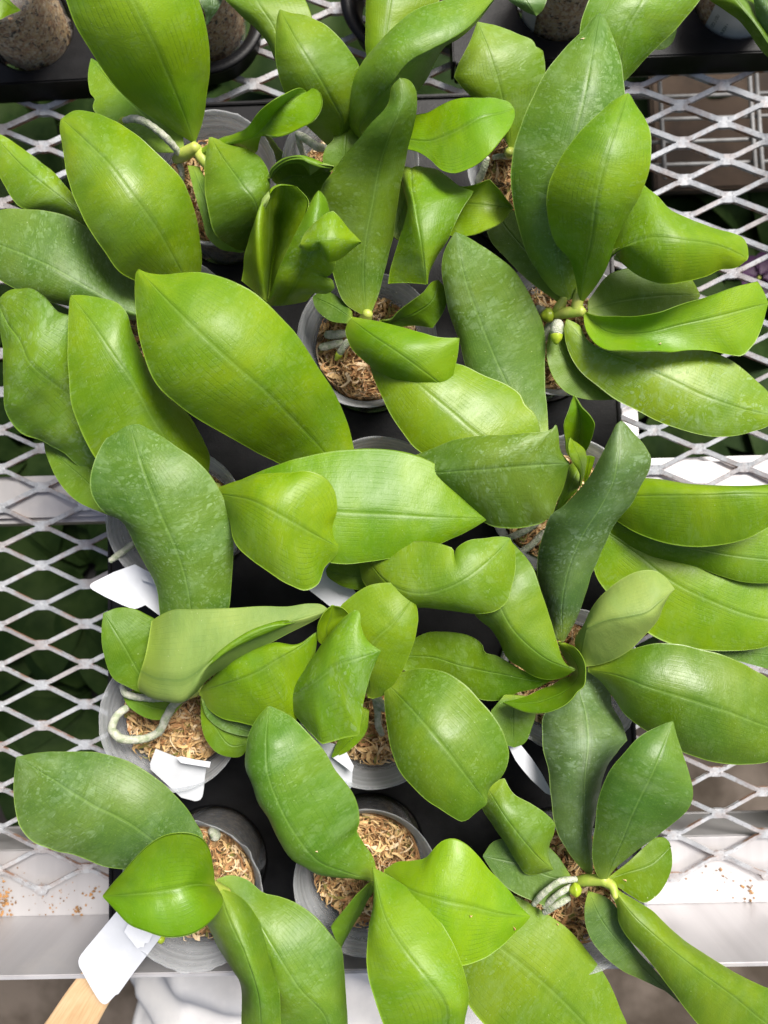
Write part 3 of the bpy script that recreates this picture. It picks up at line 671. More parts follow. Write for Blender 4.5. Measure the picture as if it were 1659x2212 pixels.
lf('C', 0, [(490,1085),(580,1150),(650,1190),(720,1215),(780,1217),(840,1208),(900,1192),(960,1170),(1020,1142),(1054,1122)], [(490,1065),(620,1095),(730,1106),(850,1112),(950,1118),(1055,1120)], [(490,1050),(550,1024),(600,1003),(660,985),(740,972),(830,970),(900,985),(960,1015),(1010,1065),(1054,1118)], [98,116,118,114,110,100], (-4,-4), .72, .35, 0, .4, label='long pale leaf')
# plant E
lf('E', 3, [(1500,1010),(1330,955),(1200,895),(1080,830),(960,765),(880,720),(780,650),(690,570),(640,470),(605,350),(590,250),(582,120),(588,70),(596,56)], [(1500,1005),(1400,850),(1280,720),(1150,590),(1010,470),(860,330),(700,170),(598,57)], [(1510,1000),(1545,930),(1530,830),(1500,720),(1450,600),(1370,470),(1280,330),(1180,225),(1080,145),(980,95),(880,70),(780,75),(680,78),(620,66),(600,56)], [78,98,126,140,142,132], (-8,-7), .56, .3, 0, .22, label='the largest broad leaf')
lf('E', 4, [(60,900),(200,970),(330,1080),(470,1165),(600,1172),(690,1152),(730,1115),(755,1050),(785,970),(800,900)], [(60,890),(200,935),(330,930),(500,918),(650,905),(804,897)], [(60,880),(160,852),(300,800),(420,778),(560,770),(690,757),(728,748),(742,724),(752,770),(765,845),(801,893)], [92,106,114,118,116,110], ([-6,-10,-14,-10],[-4,-4,0,2]), .36, 1.0, .25, .4, label='dull spotted leaf with square end')
lf('E', 6, [(-110,180),(-90,300),(0,380),(130,410),(240,422),(320,430),(420,438),(480,430),(530,390),(555,310),(568,220),(562,150),(546,115)], [(-110,150),(40,320),(160,355),(260,335),(350,290),(430,230),(500,165),(546,112)], [(-110,130),(-60,215),(0,175),(60,140),(130,125),(200,130),(260,145),(298,163),(303,192),(312,166),(360,130),(440,112),(530,108),(544,112)], [90,106,116,122,120,112], (-8,-4), .58, .5, .1, .4, label='leaf with a notch in its upper edge')
lf('E', 0, [(820,1270),(765,1273),(725,1258),(706,1242),(704,1234)], [(820,1245),(760,1246),(704,1232)], [(820,1205),(760,1210),(716,1214),(705,1228)], [86,85,84], (-1,-1), .3, .2, 0, .2)
lf('E', 0, [(1025,1190),(1008,1260),(1018,1318),(1038,1345),(1060,1361),(1080,1390),(1098,1420),(1125,1440),(1145,1455),(1175,1466),(1200,1467),(1225,1460),(1241,1449)], [(1055,1178),(1065,1250),(1080,1310),(1103,1354),(1136,1390),(1191,1430),(1243,1447)], [(1080,1168),(1102,1170),(1122,1188),(1150,1225),(1166,1270),(1180,1310),(1194,1350),(1207,1390),(1221,1430),(1234,1443),(1243,1446)], [92,104,108,106,104,100], (-9,-2), .5, .5, .1, .3, label='leaf pointing down to the right with pale tip')
# plant G
lf('G', 0, [(785,682),(745,655),(722,600),(708,540),(698,470),(693,410),(720,370),(760,320),(800,270),(840,220),(848,185),(864,168)], [(792,682),(785,600),(790,520),(805,440),(818,370),(842,290),(868,220),(865,168)], [(800,682),(816,640),(836,560),(852,480),(870,380),(882,320),(893,280),(900,220),(898,195),(882,172),(867,168)], [86,97,107,118,135,141], ([-2,-5,-6,-3],[-2,-8,-8,-4]), .28, .45, .15, .35, label='tall narrow leaf standing up')
multi('G', 'c3', [[(140,1120),(165,990),(178,830),(205,740),(250,580),(300,490),(338,450)], [(395,1330),(362,1000),(345,700),(340,520),(345,400),(375,260),(450,178)], [(430,1360),(470,1000),(520,700),(540,480),(560,330),(560,200),(560,88)], [(480,1390),(560,1000),(690,760),(790,520),(850,360),(870,270),(740,95)]],
      [[96,98,102,106,110,114,118], [104,112,118,122,124,124,122], [66,68,74,82,92,104,114], [96,106,114,118,121,122,119]], .58, .45, 0, .3, label='rolled trough shaped leaf')
multi('G', 'c3', [[(410,1390),(540,1010),(700,660),(800,450),(880,290),(940,180),(972,142)], [(600,1390),(760,1100),(880,860),(940,640),(960,450),(985,280),(985,142)], [(850,1345),(960,1245),(1045,1262),(1110,1240),(1155,1195),(1120,1110),(1030,1080),(1095,1060),(1155,970),(1120,700),(1095,360),(1060,220),(1000,145)]],
      [[94,108,116,123,128,131,132], [98,114,122,129,133,134,133], [96,104,110,116,121,126,130]], .66, .9, .05, .35, label='torn rolled leaf')
multi('G', 'c3', [[(830,600),(960,460),(1090,366),(1140,354),(1210,420),(1320,550),(1441,690)], [(790,700),(900,690),(1010,678),(1120,672),(1230,682),(1340,690),(1443,698)], [(770,760),(860,800),(1000,770),(1035,840),(1088,922),(1200,895),(1320,805),(1441,706)]],
      [[133,136,138,138,136,133,128], [137,140,142,142,140,136,130], [135,136,136,134,132,131,129]], .9, 1.1, .05, .3, label='pale folded leaf tip')
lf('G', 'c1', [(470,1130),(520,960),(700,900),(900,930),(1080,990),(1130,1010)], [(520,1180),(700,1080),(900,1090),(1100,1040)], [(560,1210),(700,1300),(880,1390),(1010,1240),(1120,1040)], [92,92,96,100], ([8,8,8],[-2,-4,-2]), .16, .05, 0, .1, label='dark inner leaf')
multi('G', 'c1', [[(450,1110),(447,1030),(500,955),(570,900),(680,868),(820,865),(920,890),(1000,920),(1140,1004)], [(456,1115),(480,1045),(545,980),(620,935),(710,910),(800,915),(880,955),(960,985),(1138,1005)], [(462,1122),(500,1064),(560,1010),(640,968),(720,953),(800,968),(850,1018),(884,1088),(960,1040),(1030,978),(1136,1008)]],
      [[108,112,114,116,116,116,116,116,114], [112,116,119,121,122,122,121,120,116], [108,110,112,112,110,106,104,110,114]], .5, .4, 0, .3, label='leaf tip curling over')
lf('G', 4, [(-20,310),(60,310),(130,304),(210,312),(252,250),(272,180),(270,150),(236,104)], [(-20,290),(60,275),(140,245),(210,190),(235,104)], [(-20,275),(30,280),(60,245),(120,200),(170,160),(215,108),(232,103)], [88,92,96,98], (-3,3), .3, .1, 0, .15)
lf('G', 0, [(755,690),(746,712),(755,745),(785,780),(830,812),(880,833),(930,843),(960,846),(972,846)], [(756,688),(800,722),(860,762),(920,806),(972,845)], [(760,684),(790,690),(840,700),(910,716),(960,728),(993,729),(988,775),(979,812),(973,844)], [90,104,110,106,98], (-8,-2), .68, .3, 0, .4, label='short bright leaf with cut off end')
lf('G', 4, [(-90,340),(-60,480),(0,620),(60,740),(140,838),(250,900),(400,930),(540,910),(640,868)], [(-85,330),(50,470),(180,580),(300,680),(420,780),(640,864)], [(-80,310),(0,400),(150,450),(310,465),(430,515),(550,560),(592,592),(612,640),(650,680),(668,730),(678,790),(645,860)], [86,96,102,102,100,92], (-5,-5), .58, .35, 0, .6, label='low leaf with straw coloured scratches')
lf('G', 0, [(760,672),(728,640),(700,628),(676,640)], [(760,688),(720,662),(676,641)], [(760,700),(712,692),(680,662),(675,642)], [88,86,84], (0,0), .15, .1, .1, .1)
# plant H
lf('H', 1, [(1440,655),(1380,592),(1290,505),(1230,400),(1200,320),(1186,240),(1190,120),(1200,60),(1207,42)], [(1445,650),(1480,540),(1420,410),(1340,275),(1270,160),(1209,41)], [(1450,650),(1520,540),(1558,400),(1552,275),(1510,210),(1460,150),(1400,100),(1330,70),(1260,56),(1212,41)], [84,100,114,122,124,118], (-4,-6), .52, .5, .1, .3, label='pointed leaf standing at top centre')
multi('H', 0, [[(770,300),(752,262),(751,230),(760,180),(785,130),(829,76),(870,38),(910,15),(955,3),(1010,-8),(1066,-6)], [(790,310),(778,275),(800,235),(842,186),(882,135),(930,108),(975,84),(1010,60),(1040,30),(1067,-2)], [(810,320),(850,260),(900,200),(920,175),(940,135),(962,100),(985,86),(1012,66),(1042,36),(1068,0)]],
      [[90,100,108,116,122,126,128,128,126,122], [94,106,116,126,132,134,134,132,128,122], [88,88,90,92,96,102,110,116,118,120]], .5, .75, .15, .35, label='long leaf curling under along its right edge')
lf('H', 0, [(810,250),(795,150),(789,80),(791,0),(800,-90),(850,-150)], [(820,250),(825,150),(835,60),(850,-40),(870,-150)], [(830,250),(870,150),(905,60),(950,0),(950,-70),(880,-150)], [96,104,108,110,106], (-2,-4), .66, .2, 0, .3)
lf('H', 2, [(40,600),(60,640)[:2],(110,645),(160,662),(200,690),(250,735),(300,749),(370,725),(440,680),(510,600),(552,540),(566,490),(563,471)], [(40,580),(120,605),(180,610),(300,572),(420,512),(500,488),(563,470)], [(40,540),(90,510),(135,493),(180,485),(240,453),(320,425),(420,421),(500,425),(545,443),(561,467)], [96,108,118,122,116], (2,-3), .85, .15, 0, .35, label='yellow green leaf lying to the right')
lf('H', 0, [(724,372),(700,362),(697,345),(705,318),(720,300),(721,284),(735,266),(750,258)], [(740,372),(745,320),(751,258)], [(760,372),(795,340),(783,288),(770,265),(753,258)], [88,92,92], (0,0), .34, .1, 0, .2)
multi('H', 'c1', [[(355,558),(430,640),(530,770),(650,900)], [(357,580),(430,700),(530,840),(630,905)], [(360,605),(430,760),(520,910),(590,960)]], [[80,76,74,72], [76,72,70,68], [72,68,66,64]], .3, .3, .4, .1)
multi('H', 'c2', [[(330,170),(392,420),(425,560),(400,720),(345,900),(290,1060),(222,1382),(215,1430)], [(470,170),(470,380),(500,560),(535,760),(570,940),(595,1120),(620,1300),(632,1440)], [(600,160),(740,180),(850,250),(990,365),(1150,422),(1130,460),(1060,560),(960,760),(850,970),(740,1150),(660,1330),(640,1442)]],
      [[88,94,98,102,102,100,96,94], [98,108,114,116,116,114,110,104], [92,98,102,106,108,108,106,102,98]], .78, .75, .05, .4, label='twisted leaf with corner tip', rib=.0004)
lf('H', 0, [(925,470),(960,505),(1003,512),(1050,497),(1083,477),(1108,452)], [(920,455),(1000,440),(1060,444),(1110,450)], [(920,420),(960,400),(1003,403),(1035,397),(1057,388),(1081,415),(1095,434),(1109,449)], [86,92,96,94], (3,4), .5, .2, 0, .3)
lf('H', 0, [(835,490),(850,440),(862,400),(880,370)], [(850,510),(870,450),(885,400),(890,368)], [(865,520),(885,450),(895,400),(900,370)], [84,84,86], (0,0), .5, .2, 0, .2)
# plant I
lf('I', 2, [(540,640),(490,540),(430,470),(376,418),(340,380),(302,330),(322,280),(350,230),(380,160),(402,96)], [(550,640),(540,560),(500,380),(455,230),(404,93)], [(560,640),(620,560),(670,430),(697,310),(693,240),(686,214),(655,200),(650,185),(560,142),(480,110),(420,96)], [82,90,98,102,100], (-2,-3), .42, .6, .05, .3, label='square tipped leaf')
# plant J
lf('J', 0, [(1222,645),(1205,638),(1180,614),(1160,584),(1140,553),(1120,490),(1107,430),(1102,375),(1107,325),(1125,270),(1150,210),(1180,155),(1220,105),(1260,65),(1285,35),(1294,28)], [(1228,648),(1210,580),(1205,500),(1220,400),(1240,300),(1262,210),(1280,110),(1295,28)], [(1236,646),(1275,590),(1305,500),(1332,400),(1346,300),(1350,220),(1347,170),(1338,120),(1320,70),(1304,36),(1297,28)], [90,108,122,130,132,126], (-6,-5), .34, .85, .2, .3, label='tall spotted leaf')
lf('J', 0, [(1250,655),(1244,600),(1232,560),(1202,525),(1187,485),(1182,442),(1187,395),(1209,345),(1240,300),(1284,255),(1325,217),(1350,203),(1356,201)], [(1254,657),(1263,580),(1274,533),(1291,412),(1309,340),(1334,265),(1357,201)], [(1258,655),(1286,620),(1312,578),(1330,520),(1355,470),(1380,425),(1394,385),(1404,340),(1405,295),(1394,258),(1372,225),(1362,206),(1358,201)], [92,116,134,144,146,138], (-6,-5), .60, .4, 0, .4, label='bright pointed leaf')
lf('J', 0, [(1262,640),(1300,570),(1321,540),(1335,562),(1349,575),(1381,597),(1416,611),(1450,614),(1490,608),(1527,596),(1557,583),(1589,579),(1614,562)], [(1268,630),(1330,545),(1400,515),(1480,520),(1550,530),(1616,558)], [(1272,620),(1320,480),(1352,420),(1390,395),(1416,422),(1445,452),(1490,472),(1540,492),(1584,504),(1606,515),(1615,532),(1617,554)], [92,108,120,124,118,106], (-8,-6), .72, .45, 0, .35, label='broad leaf pointing right over the mesh')
lf('J', 0, [(1270,680),(1330,702),(1400,705),(1460,690),(1500,660),(1512,640)], [(1270,670),(1340,650),(1420,640),(1512,636)], [(1270,650),(1320,590),(1380,575),(1440,580),(1490,600),(1510,630)], [88,88,86,82], (0,0), .52, .5, .1, .15)
lf('J', 4, [(862,255),(866,290),(890,345),(930,388),(965,404),(1040,404),(1140,405),(1250,410),(1330,405),(1420,412),(1500,428),(1548,432),(1585,395),(1620,330),(1650,240),(1660,206)], [(864,248),(960,325),(1100,335),(1300,292),(1450,258),(1661,203)], [(866,240),(900,256),(940,264),(1020,268),(1100,262),(1180,245),(1300,205),(1430,165),(1530,130),(1616,108),(1640,150),(1660,200)], [90,100,106,107,105,100], ([4,4,-4,-6],[6,6,2,0]), .74, .15, 0, .4, label='bright leaf with cut off end')
lf('J', 4, [(784,280),(781,350),(800,420),(850,500),(920,560),(1000,620),(1100,670),(1200,720),(1300,755),(1400,778),(1500,780),(1600,758),(1665,732),(1700,700)], [(788,276),(850,350),(960,412),(1080,462),(1250,540),(1400,610),(1550,660),(1702,695)], [(792,272),(845,300),(880,365),(960,405),(1100,395),(1250,395),(1380,405),(1460,430),(1540,480),(1600,530),(1670,600),(1700,690)], [90,93,96,98,96,90], (-4,-3), .72, 1.35, .1, .6, label='leaf with a film of white residue')
lf('J', 4, [(740,290),(712,340),(702,400),(710,470),(740,540),(790,590),(860,615),(930,622),(1000,620)], [(755,290),(760,400),(820,500),(1000,619)], [(780,290),(800,400),(860,500),(930,560),(1002,617)], [84,83,82,81], (0,0), .36, .3, 0, .2)
lf('J', 0, [(1208,655),(1150,612),(1095,560),(1060,520),(1050,490),(1052,440)], [(1212,650),(1150,560),(1100,500),(1056,436)], [(1220,640),(1195,560),(1150,500),(1110,455),(1060,432)], [86,86,84,78], (0,0), .28, .2, .25, .1)
# plant K
lf('K', 4, [(690,790),(560,760),(450,640),(400,560),(355,480),(330,380),(290,270),(262,150),(250,60),(255,0),(280,-60),(306,-103)], [(705,790),(640,760),(530,550),(430,320),(345,80),(310,-104)], [(712,790),(707,700),(697,580),(697,450),(690,320),(660,240),(620,150),(560,60),(490,0),(400,-60),(345,-90),(313,-103)], [84,87,91,98,108,112], (-3,-4), .26, .9, .3, .3, label='dark spotted leaf')
lf('K', 'c5', [(690,720),(650,650),(640,520),(626,400),(632,290),(662,170),(700,70),(720,28)], [(720,720),(760,560),(785,400),(780,250),(722,28)], [(790,720),(860,600),(915,430),(932,330),(900,250),(800,130),(740,50),(724,28)], [86,98,108,114], ([4,6,0],[4,6,0]), .62, .2, 0, .35, label='small upright young leaf')
lf('K', 'c5', [(780,1010),(790,920),(760,830),(700,740),(668,650),(658,560),(672,500),(680,478)], [(790,1010),(810,850),(770,700),(720,580),(682,480)], [(800,1010),(838,850),(852,700),(832,610),(760,550),(700,500),(684,480)], [92,104,112,116], (2,-6), .62, .5, 0, .3, label='small folded young leaf')
lf('K', 'c5', [(760,740),(690,770),(640,900),(580,1080),(500,1320)], [(770,800),(700,950),(620,1120),(495,1335)], [(800,900),(770,1030),(650,1180),(500,1345)], [88,90,88,84], (4,0), .28, .05, 0, .15)
lf('K', 'c5', [(830,1000),(838,860),(850,690)], [(840,1000),(870,840),(895,685)], [(850,1000),(905,850),(950,700)], [84,90,94], (0,0), .95, 0, 0, .2)
lf('K', 0, [(1270,1085),(1310,1110),(1332,1126),(1360,1145),(1400,1163),(1450,1175),(1520,1181),(1580,1175),(1630,1158),(1665,1138),(1730,1095)], [(1270,1078),(1380,1072),(1500,1070),(1659,1068),(1730,1080)], [(1270,1070),(1320,1050),(1380,1034),(1420,1035),(1480,1045),(1560,1050),(1620,1048),(1665,1046),(1730,1065)], [86,100,110,114,108], (-6,-5), .72, .15, 0, .4, label='bright leaf leaving the right edge')
lf('K', 0, [(1275,1110),(1320,1155),(1380,1190),(1440,1210),(1500,1226),(1560,1245),(1620,1257),(1665,1259),(1710,1250)], [(1275,1100),(1400,1160),(1550,1195),(1712,1215)], [(1275,1090),(1400,1120),(1550,1140),(1659,1130),(1712,1170)], [84,86,86,84], (-4,0), .5, .2, 0, .25)
lf('K', 0, [(1270,1135),(1278,1200),(1288,1245),(1320,1290),(1360,1332),(1410,1374),(1465,1397),(1520,1404),(1580,1405),(1659,1395),(1730,1350)], [(1272,1125),(1370,1192),(1455,1258),(1540,1300),(1659,1338),(1732,1338)], [(1276,1115),(1360,1160),(1450,1190),(1560,1220),(1659,1245),(1732,1300)], [82,80,80,78,74], (-4,-2), .66, .4, 0, .35, label='broad leaf below the bright one')
lf('K', 0, [(1500,1420),(1580,1425),(1640,1440),(1700,1455)], [(1500,1408),(1600,1410),(1700,1420)], [(1500,1395),(1600,1385),(1700,1390)], [66,62,60], (0,0), .3, .4, .3, .1)
# plant L
lf('L', 0, [(1212,1384),(1200,1381),(1187,1346),(1175,1306),(1164,1256),(1162,1196),(1175,1146),(1192,1112),(1215,1098),(1244,1071),(1270,1031),(1300,978),(1320,938),(1334,914),(1341,909)], [(1215,1386),(1215,1300),(1228,1230),(1262,1150),(1300,1090),(1324,1043),(1335,983),(1342,909)], [(1220,1384),(1240,1346),(1255,1301),(1270,1256),(1285,1221),(1310,1166),(1332,1126),(1365,1093),(1385,1053),(1404,1013),(1407,993),(1395,970),(1370,938),(1350,914),(1344,909)], [90,104,114,124,132,130], ([-8,-12,-10,-3],[-3,-6,-8,-8]), .20, 1.0, .75, .3, wave=.001, label='long twisted blue green leaf')
lf('L', 6, [(860,668),(920,664),(980,646),(1060,600),(1130,532),(1182,470),(1212,400),(1236,352),(1254,336)], [(848,640),(872,505),(960,468),(1060,450),(1140,430),(1195,385),(1256,334)], [(838,610),(822,560),(860,490),(900,410),(960,340),(1030,285),(1100,257),(1170,255),(1212,280),(1242,314),(1256,331)], [94,108,116,118,114], (-6,-6), .62, .1, 0, .1, True, wave=.0004, label='pale upturned leaf underside')
lf('L', 'c8', [(1120,545),(1200,580),(1270,650),(1306,730),(1306,850),(1292,960),(1240,1002),(1190,1060),(1100,1140),(1000,1182),(880,1191),(760,1180),(640,1140),(548,1102)], [(1090,545),(1170,640),(1230,740),(1250,850),(1200,940),(1080,1020),(900,1090),(720,1110),(546,1100)], [(1060,540),(1090,650),(1140,740),(1200,810),(1180,850),(1100,880),(1000,935),(880,980),(760,1035),(640,1075),(550,1098)], [96,98,98,98,94], ([6,8,8,6],[-6,-8,-8,-4]), .62, .1, 0, .3, label='leaf curling like a spoon')
lf('L', 0, [(1215,1462),(1187,1472),(1157,1486),(1122,1495),(1095,1508),(1070,1514),(1040,1512),(1000,1492),(950,1470),(900,1458),(868,1446)], [(1215,1458),(1187,1468),(1100,1460),(1000,1440),(930,1420),(866,1418)], [(1215,1455),(1187,1466),(1161,1462),(1133,1451),(1103,1435),(1071,1419),(1044,1409),(1040,1394),(1028,1382),(1010,1373),(985,1367),(960,1365),(925,1366),(895,1380),(868,1410)], [88,88,86,84,82,80], (-3,2), .26, .3, 0, .15, label='dark leaf with a bitten edge')
lf('L', 6, [(880,690),(930,725),(990,800),(1040,870),(1100,920),(1180,970),(1260,1020),(1340,1055),(1430,1080),(1540,1092),(1620,1086),(1665,1076),(1730,1020)], [(880,680),(1000,705),(1150,760),(1330,815),(1500,870),(1659,930),(1732,950)], [(880,670),(960,630),(1060,598),(1150,570),(1260,570),(1400,600),(1520,640),(1600,680),(1665,724),(1732,830)], [90,104,110,110,106,98], (-9,-5), .26, .15, 0, .9, label='large dark glossy leaf at right')
# plant M
lf('M', 0, [(1272,1890),(1248,1868),(1220,1830),(1200,1780),(1190,1720),(1180,1660),(1168,1600),(1172,1550),(1185,1530),(1215,1500),(1240,1475),(1268,1440)], [(1276,1888),(1264,1780),(1264,1680),(1270,1600),(1262,1530),(1252,1490),(1275,1440)], [(1280,1886),(1288,1800),(1296,1730),(1312,1660),(1340,1622),(1358,1600),(1345,1560),(1325,1530),(1318,1490),(1305,1465),(1280,1440)], [84,98,102,98,90,82], ([-4,-6,-6,-4],[-4,-6,-8,-8]), .20, .75, .8, .25, wave=.0014, label='dull blue green leaf')
lf('M', 0, [(1305,1904),(1293,1894),(1281,1864),(1279,1829),(1285,1784),(1290,1734),(1304,1694),(1330,1650),(1355,1622),(1380,1593),(1420,1571),(1445,1560),(1452,1558)], [(1307,1904),(1322,1864),(1345,1814),(1370,1749),(1400,1689),(1430,1620),(1453,1558)], [(1309,1904),(1330,1874),(1355,1854),(1390,1829),(1425,1804),(1455,1779),(1480,1754),(1493,1730),(1495,1705),(1489,1670),(1475,1626),(1462,1591),(1455,1560)], [92,112,124,130,124], (-4,-5), .32, .4, .35, .4, label='broad leaf standing up from the stem')
lf('M', 8, [(975,490),(1020,522),(1070,552),(1125,581),(1180,552),(1215,500),(1240,430),(1243,375),(1236,330)], [(972,480),(1060,450),(1150,420),(1240,340)], [(970,472),(1050,408),(1120,348),(1185,300),(1215,302),(1234,322)], [88,88,87,85], (-2,0), .38, .2, 0, .35)
lf('M', 8, [(990,560),(1005,600),(1012,660),(1040,720),(1080,770),(1130,815),(1180,872),(1240,952),(1300,1042),(1360,1112),(1450,1200),(1600,1250),(1760,1230)], [(985,520),(1070,630),(1200,750),(1350,870),(1500,980),(1659,1110),(1780,1180)], [(975,490),(1020,530),(1100,575),(1160,615),(1220,670),(1260,710),(1340,770),(1450,850),(1560,910),(1659,950),(1720,975),(1785,1070)], [92,100,98,90,78,66], (-5,-6), .46, .15, .1, .4, label='long leaf drooping over the rail')
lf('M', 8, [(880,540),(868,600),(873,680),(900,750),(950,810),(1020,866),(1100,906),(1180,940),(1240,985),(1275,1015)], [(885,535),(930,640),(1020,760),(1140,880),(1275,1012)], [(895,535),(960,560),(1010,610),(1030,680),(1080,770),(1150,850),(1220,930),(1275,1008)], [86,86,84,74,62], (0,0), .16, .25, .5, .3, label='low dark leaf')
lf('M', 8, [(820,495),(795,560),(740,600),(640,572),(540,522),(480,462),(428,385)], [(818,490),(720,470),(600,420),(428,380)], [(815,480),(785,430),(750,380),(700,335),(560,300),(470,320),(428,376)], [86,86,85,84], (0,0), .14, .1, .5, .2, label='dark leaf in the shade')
# plant Nn (row 5 centre)
lf('Nn', 0, [(800,1903),(760,1898),(725,1897),(690,1891),(655,1874),(625,1849),(600,1809),(582,1764),(563,1739),(545,1699),(531,1659),(528,1620),(538,1582),(557,1548),(578,1526)], [(806,1900),(750,1886),(690,1862),(640,1806),(600,1735),(578,1670),(575,1600),(581,1525)], [(815,1890),(805,1849),(782,1816),(769,1792),(775,1774),(773,1744),(765,1719),(745,1689),(722,1659),(715,1646),(690,1611),(655,1573),(615,1541),(584,1525)], [88,104,116,122,122,112], ([-6,-8,-8,-5],[-4,-7,-7,-6]), .28, .45, .15, .35, wave=.0012, label='long dark leaf over the moss')
lf('Nn', 8, [(0,460),(50,530),(150,680),(230,800),(290,842),(345,848),(430,820),(500,770),(560,715),(600,680),(632,645)], [(0,450),(120,530),(230,568),(380,602),(500,630),(632,642)], [(0,440),(60,404),(120,400),(180,385),(210,350),(250,315),(300,304),(350,325),(400,372),(450,430),(500,482),(550,542),(580,590),(630,639)], [98,114,118,112,104], (-2,-4), .80, .12, 0, .45, label='bright leaf with yellow base')
lf('Nn', 0, [(804,1874),(806,1920),(803,1950),(795,2000),(790,2050),(795,2110),(810,2160),(830,2212),(880,2290)], [(805,1874),(835,1990),(880,2060),(920,2110),(962,2170),(950,2290)], [(806,1874),(829,1885),(880,1917),(930,1960),(965,2010),(990,2060),(1005,2110),(1012,2150),(1008,2190),(1000,2235),(960,2290)], [104,122,130,130,118], (-5,-6), .62, .3, .1, .2, label='pale leaf nearest the lower edge')
lf('Nn', 7, [(1600,490),(1550,545),(1490,620),(1430,688),(1450,740),(1470,778)], [(1608,500),(1560,580),(1510,670),(1474,778)], [(1615,530),(1570,610),(1520,690),(1490,750),(1476,778)], [92,90,88,84], (4,-4), .5, .15, .1, .2)
lf('Nn', 8, [(0,520),(150,680),(300,860),(370,1040),(430,1110),(550,1230),(800,1340),(1050,1310)], [(0,505),(300,640),(520,790),(720,960),(880,1120),(1060,1300)], [(0,490),(300,500),(550,543),(640,590),(720,640),(800,700),(870,780),(930,860),(975,940),(1010,1020),(1050,1106),(1070,1260)], [84,84,82,78,70], (-4,-4), .58, .55, .1, .5, label='wide pale leaf running off the lower edge')
# plant O
lf('O', 0, [(430,1912),(330,1892),(260,1876),(215,1869),(160,1850),(110,1838),(75,1820),(50,1795),(35,1760),(29,1700),(33,1650),(35,1636)], [(435,1908),(340,1824),(280,1780),(200,1740),(110,1682),(36,1635)], [(440,1900),(437,1840),(436,1800),(425,1780),(400,1740),(370,1708),(320,1668),(265,1640),(210,1625),(150,1622),(80,1626),(38,1634)], [86,98,106,108,106,98], (-5,-5), .20, .6, .45, .3, label='dark broad leaf with water marks')
lf('O', 7, [(940,515),(966,575),(950,612),(900,670),(830,715),(740,728),(650,710),(560,670),(500,610),(444,557)], [(938,510),(850,505),(740,528),(640,542),(444,555)], [(930,505),(921,430),(902,350),(870,300),(800,279),(720,290),(640,340),(560,420),(490,500),(443,553)], [104,122,126,124,116], (6,6), .72, .1, 0, .8, label='bright heart shaped leaf')
lf('O', 7, [(935,520),(900,600),(888,660),(920,740),(970,830),(1040,940),(1046,1040),(1045,1106),(1060,1200)], [(945,520),(985,640),(1055,800),(1110,960),(1130,1200)], [(950,518),(1020,545),(1080,590),(1120,650),(1150,720),(1180,850),(1205,950),(1216,1106),(1215,1200)], [98,106,108,104,94], ([-10,-14,-14,-8],[-6,-10,-8,-4]), .42, .2, .2, .45, label='narrow leaf arching downward')
lf('O', 7, [(930,520),(1050,640),(1150,800),(1190,1000),(1215,1150),(1300,1250)], [(935,505),(1080,620),(1190,790),(1290,950),(1400,1070),(1450,1250)], [(935,480),(990,463),(1060,480),(1140,540),(1220,560),(1290,590),(1370,650),(1430,720),(1472,770),(1482,870),(1495,1000),(1502,1106),(1500,1250)], [84,92,96,92,82], (-4,-6), .36, .4, .2, .4, label='broad leaf over the rail')
# plant F
lf('F', 0, [(418,1492),(375,1410),(346,1325),(340,1276),(320,1231),(295,1181),(262,1130),(225,1110),(200,1073),(196,1023),(205,988),(235,938),(262,914),(276,909)], [(424,1490),(415,1400),(408,1290),(385,1200),(345,1106),(305,1000),(278,909)], [(432,1488),(480,1390),(495,1311),(501,1256),(504,1181),(495,1106),(470,1048),(435,1003),(380,963),(320,925),(290,912),(280,909)], [84,98,108,116,120,114], (-5,-5), .24, .75, .3, .3, label='long spotted leaf pointing up')
multi('F', 5, [[(655,470),(700,442),(740,425),(850,420),(1000,415),(1150,407),(1250,408),(1340,395),(1390,400),(1418,420)], [(630,610),(680,620),(800,618),(940,590),(1060,545),(1180,500),(1290,455),(1360,430),(1417,422)], [(594,750),(650,790),(720,806),(785,808),(830,770),(880,690),(950,615),(1020,560),(1100,515),(1200,485),(1300,468),(1416,428)], [(640,800),(720,815),(790,815),(850,775),(900,715),(1000,660),(1100,602),(1200,548),(1320,490),(1416,434)]],
      [[98,106,110,112,112,112,112,112,112], [106,114,116,118,118,117,115,113,112], [100,112,118,120,120,119,117,114,112], [92,98,100,102,104,106,108,110,111]], .50, .15, 0, .1, True, label='folded leaf showing its pale underside')
lf('F', 5, [(860,790),(872,800),(900,850),(960,890),(1050,917),(1120,928),(1200,932),(1283,888),(1300,800),(1340,700),(1365,600),(1372,522)], [(865,775),(1000,735),(1120,690),(1200,640),(1300,580),(1372,519)], [(870,760),(940,690),(1010,630),(1080,590),(1180,560),(1290,562),(1370,517)], [90,104,108,110,108], (-8,-2), .62, .3, 0, .4, label='bright leaf under the folded one')
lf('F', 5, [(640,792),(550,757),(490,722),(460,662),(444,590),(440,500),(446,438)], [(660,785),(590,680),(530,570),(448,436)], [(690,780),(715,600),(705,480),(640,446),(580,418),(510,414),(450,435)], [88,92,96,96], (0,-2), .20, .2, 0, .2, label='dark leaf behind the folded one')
lf('F', 5, [(780,840),(740,880),(690,899),(640,892),(590,866),(550,830),(528,790)], [(790,820),(700,850),(620,830),(527,786)], [(790,790),(700,785),(600,770),(530,780)], [76,78,78,77], (0,0), .6, .1, 0, .2, label='yellowing leaf stub with a black spot')
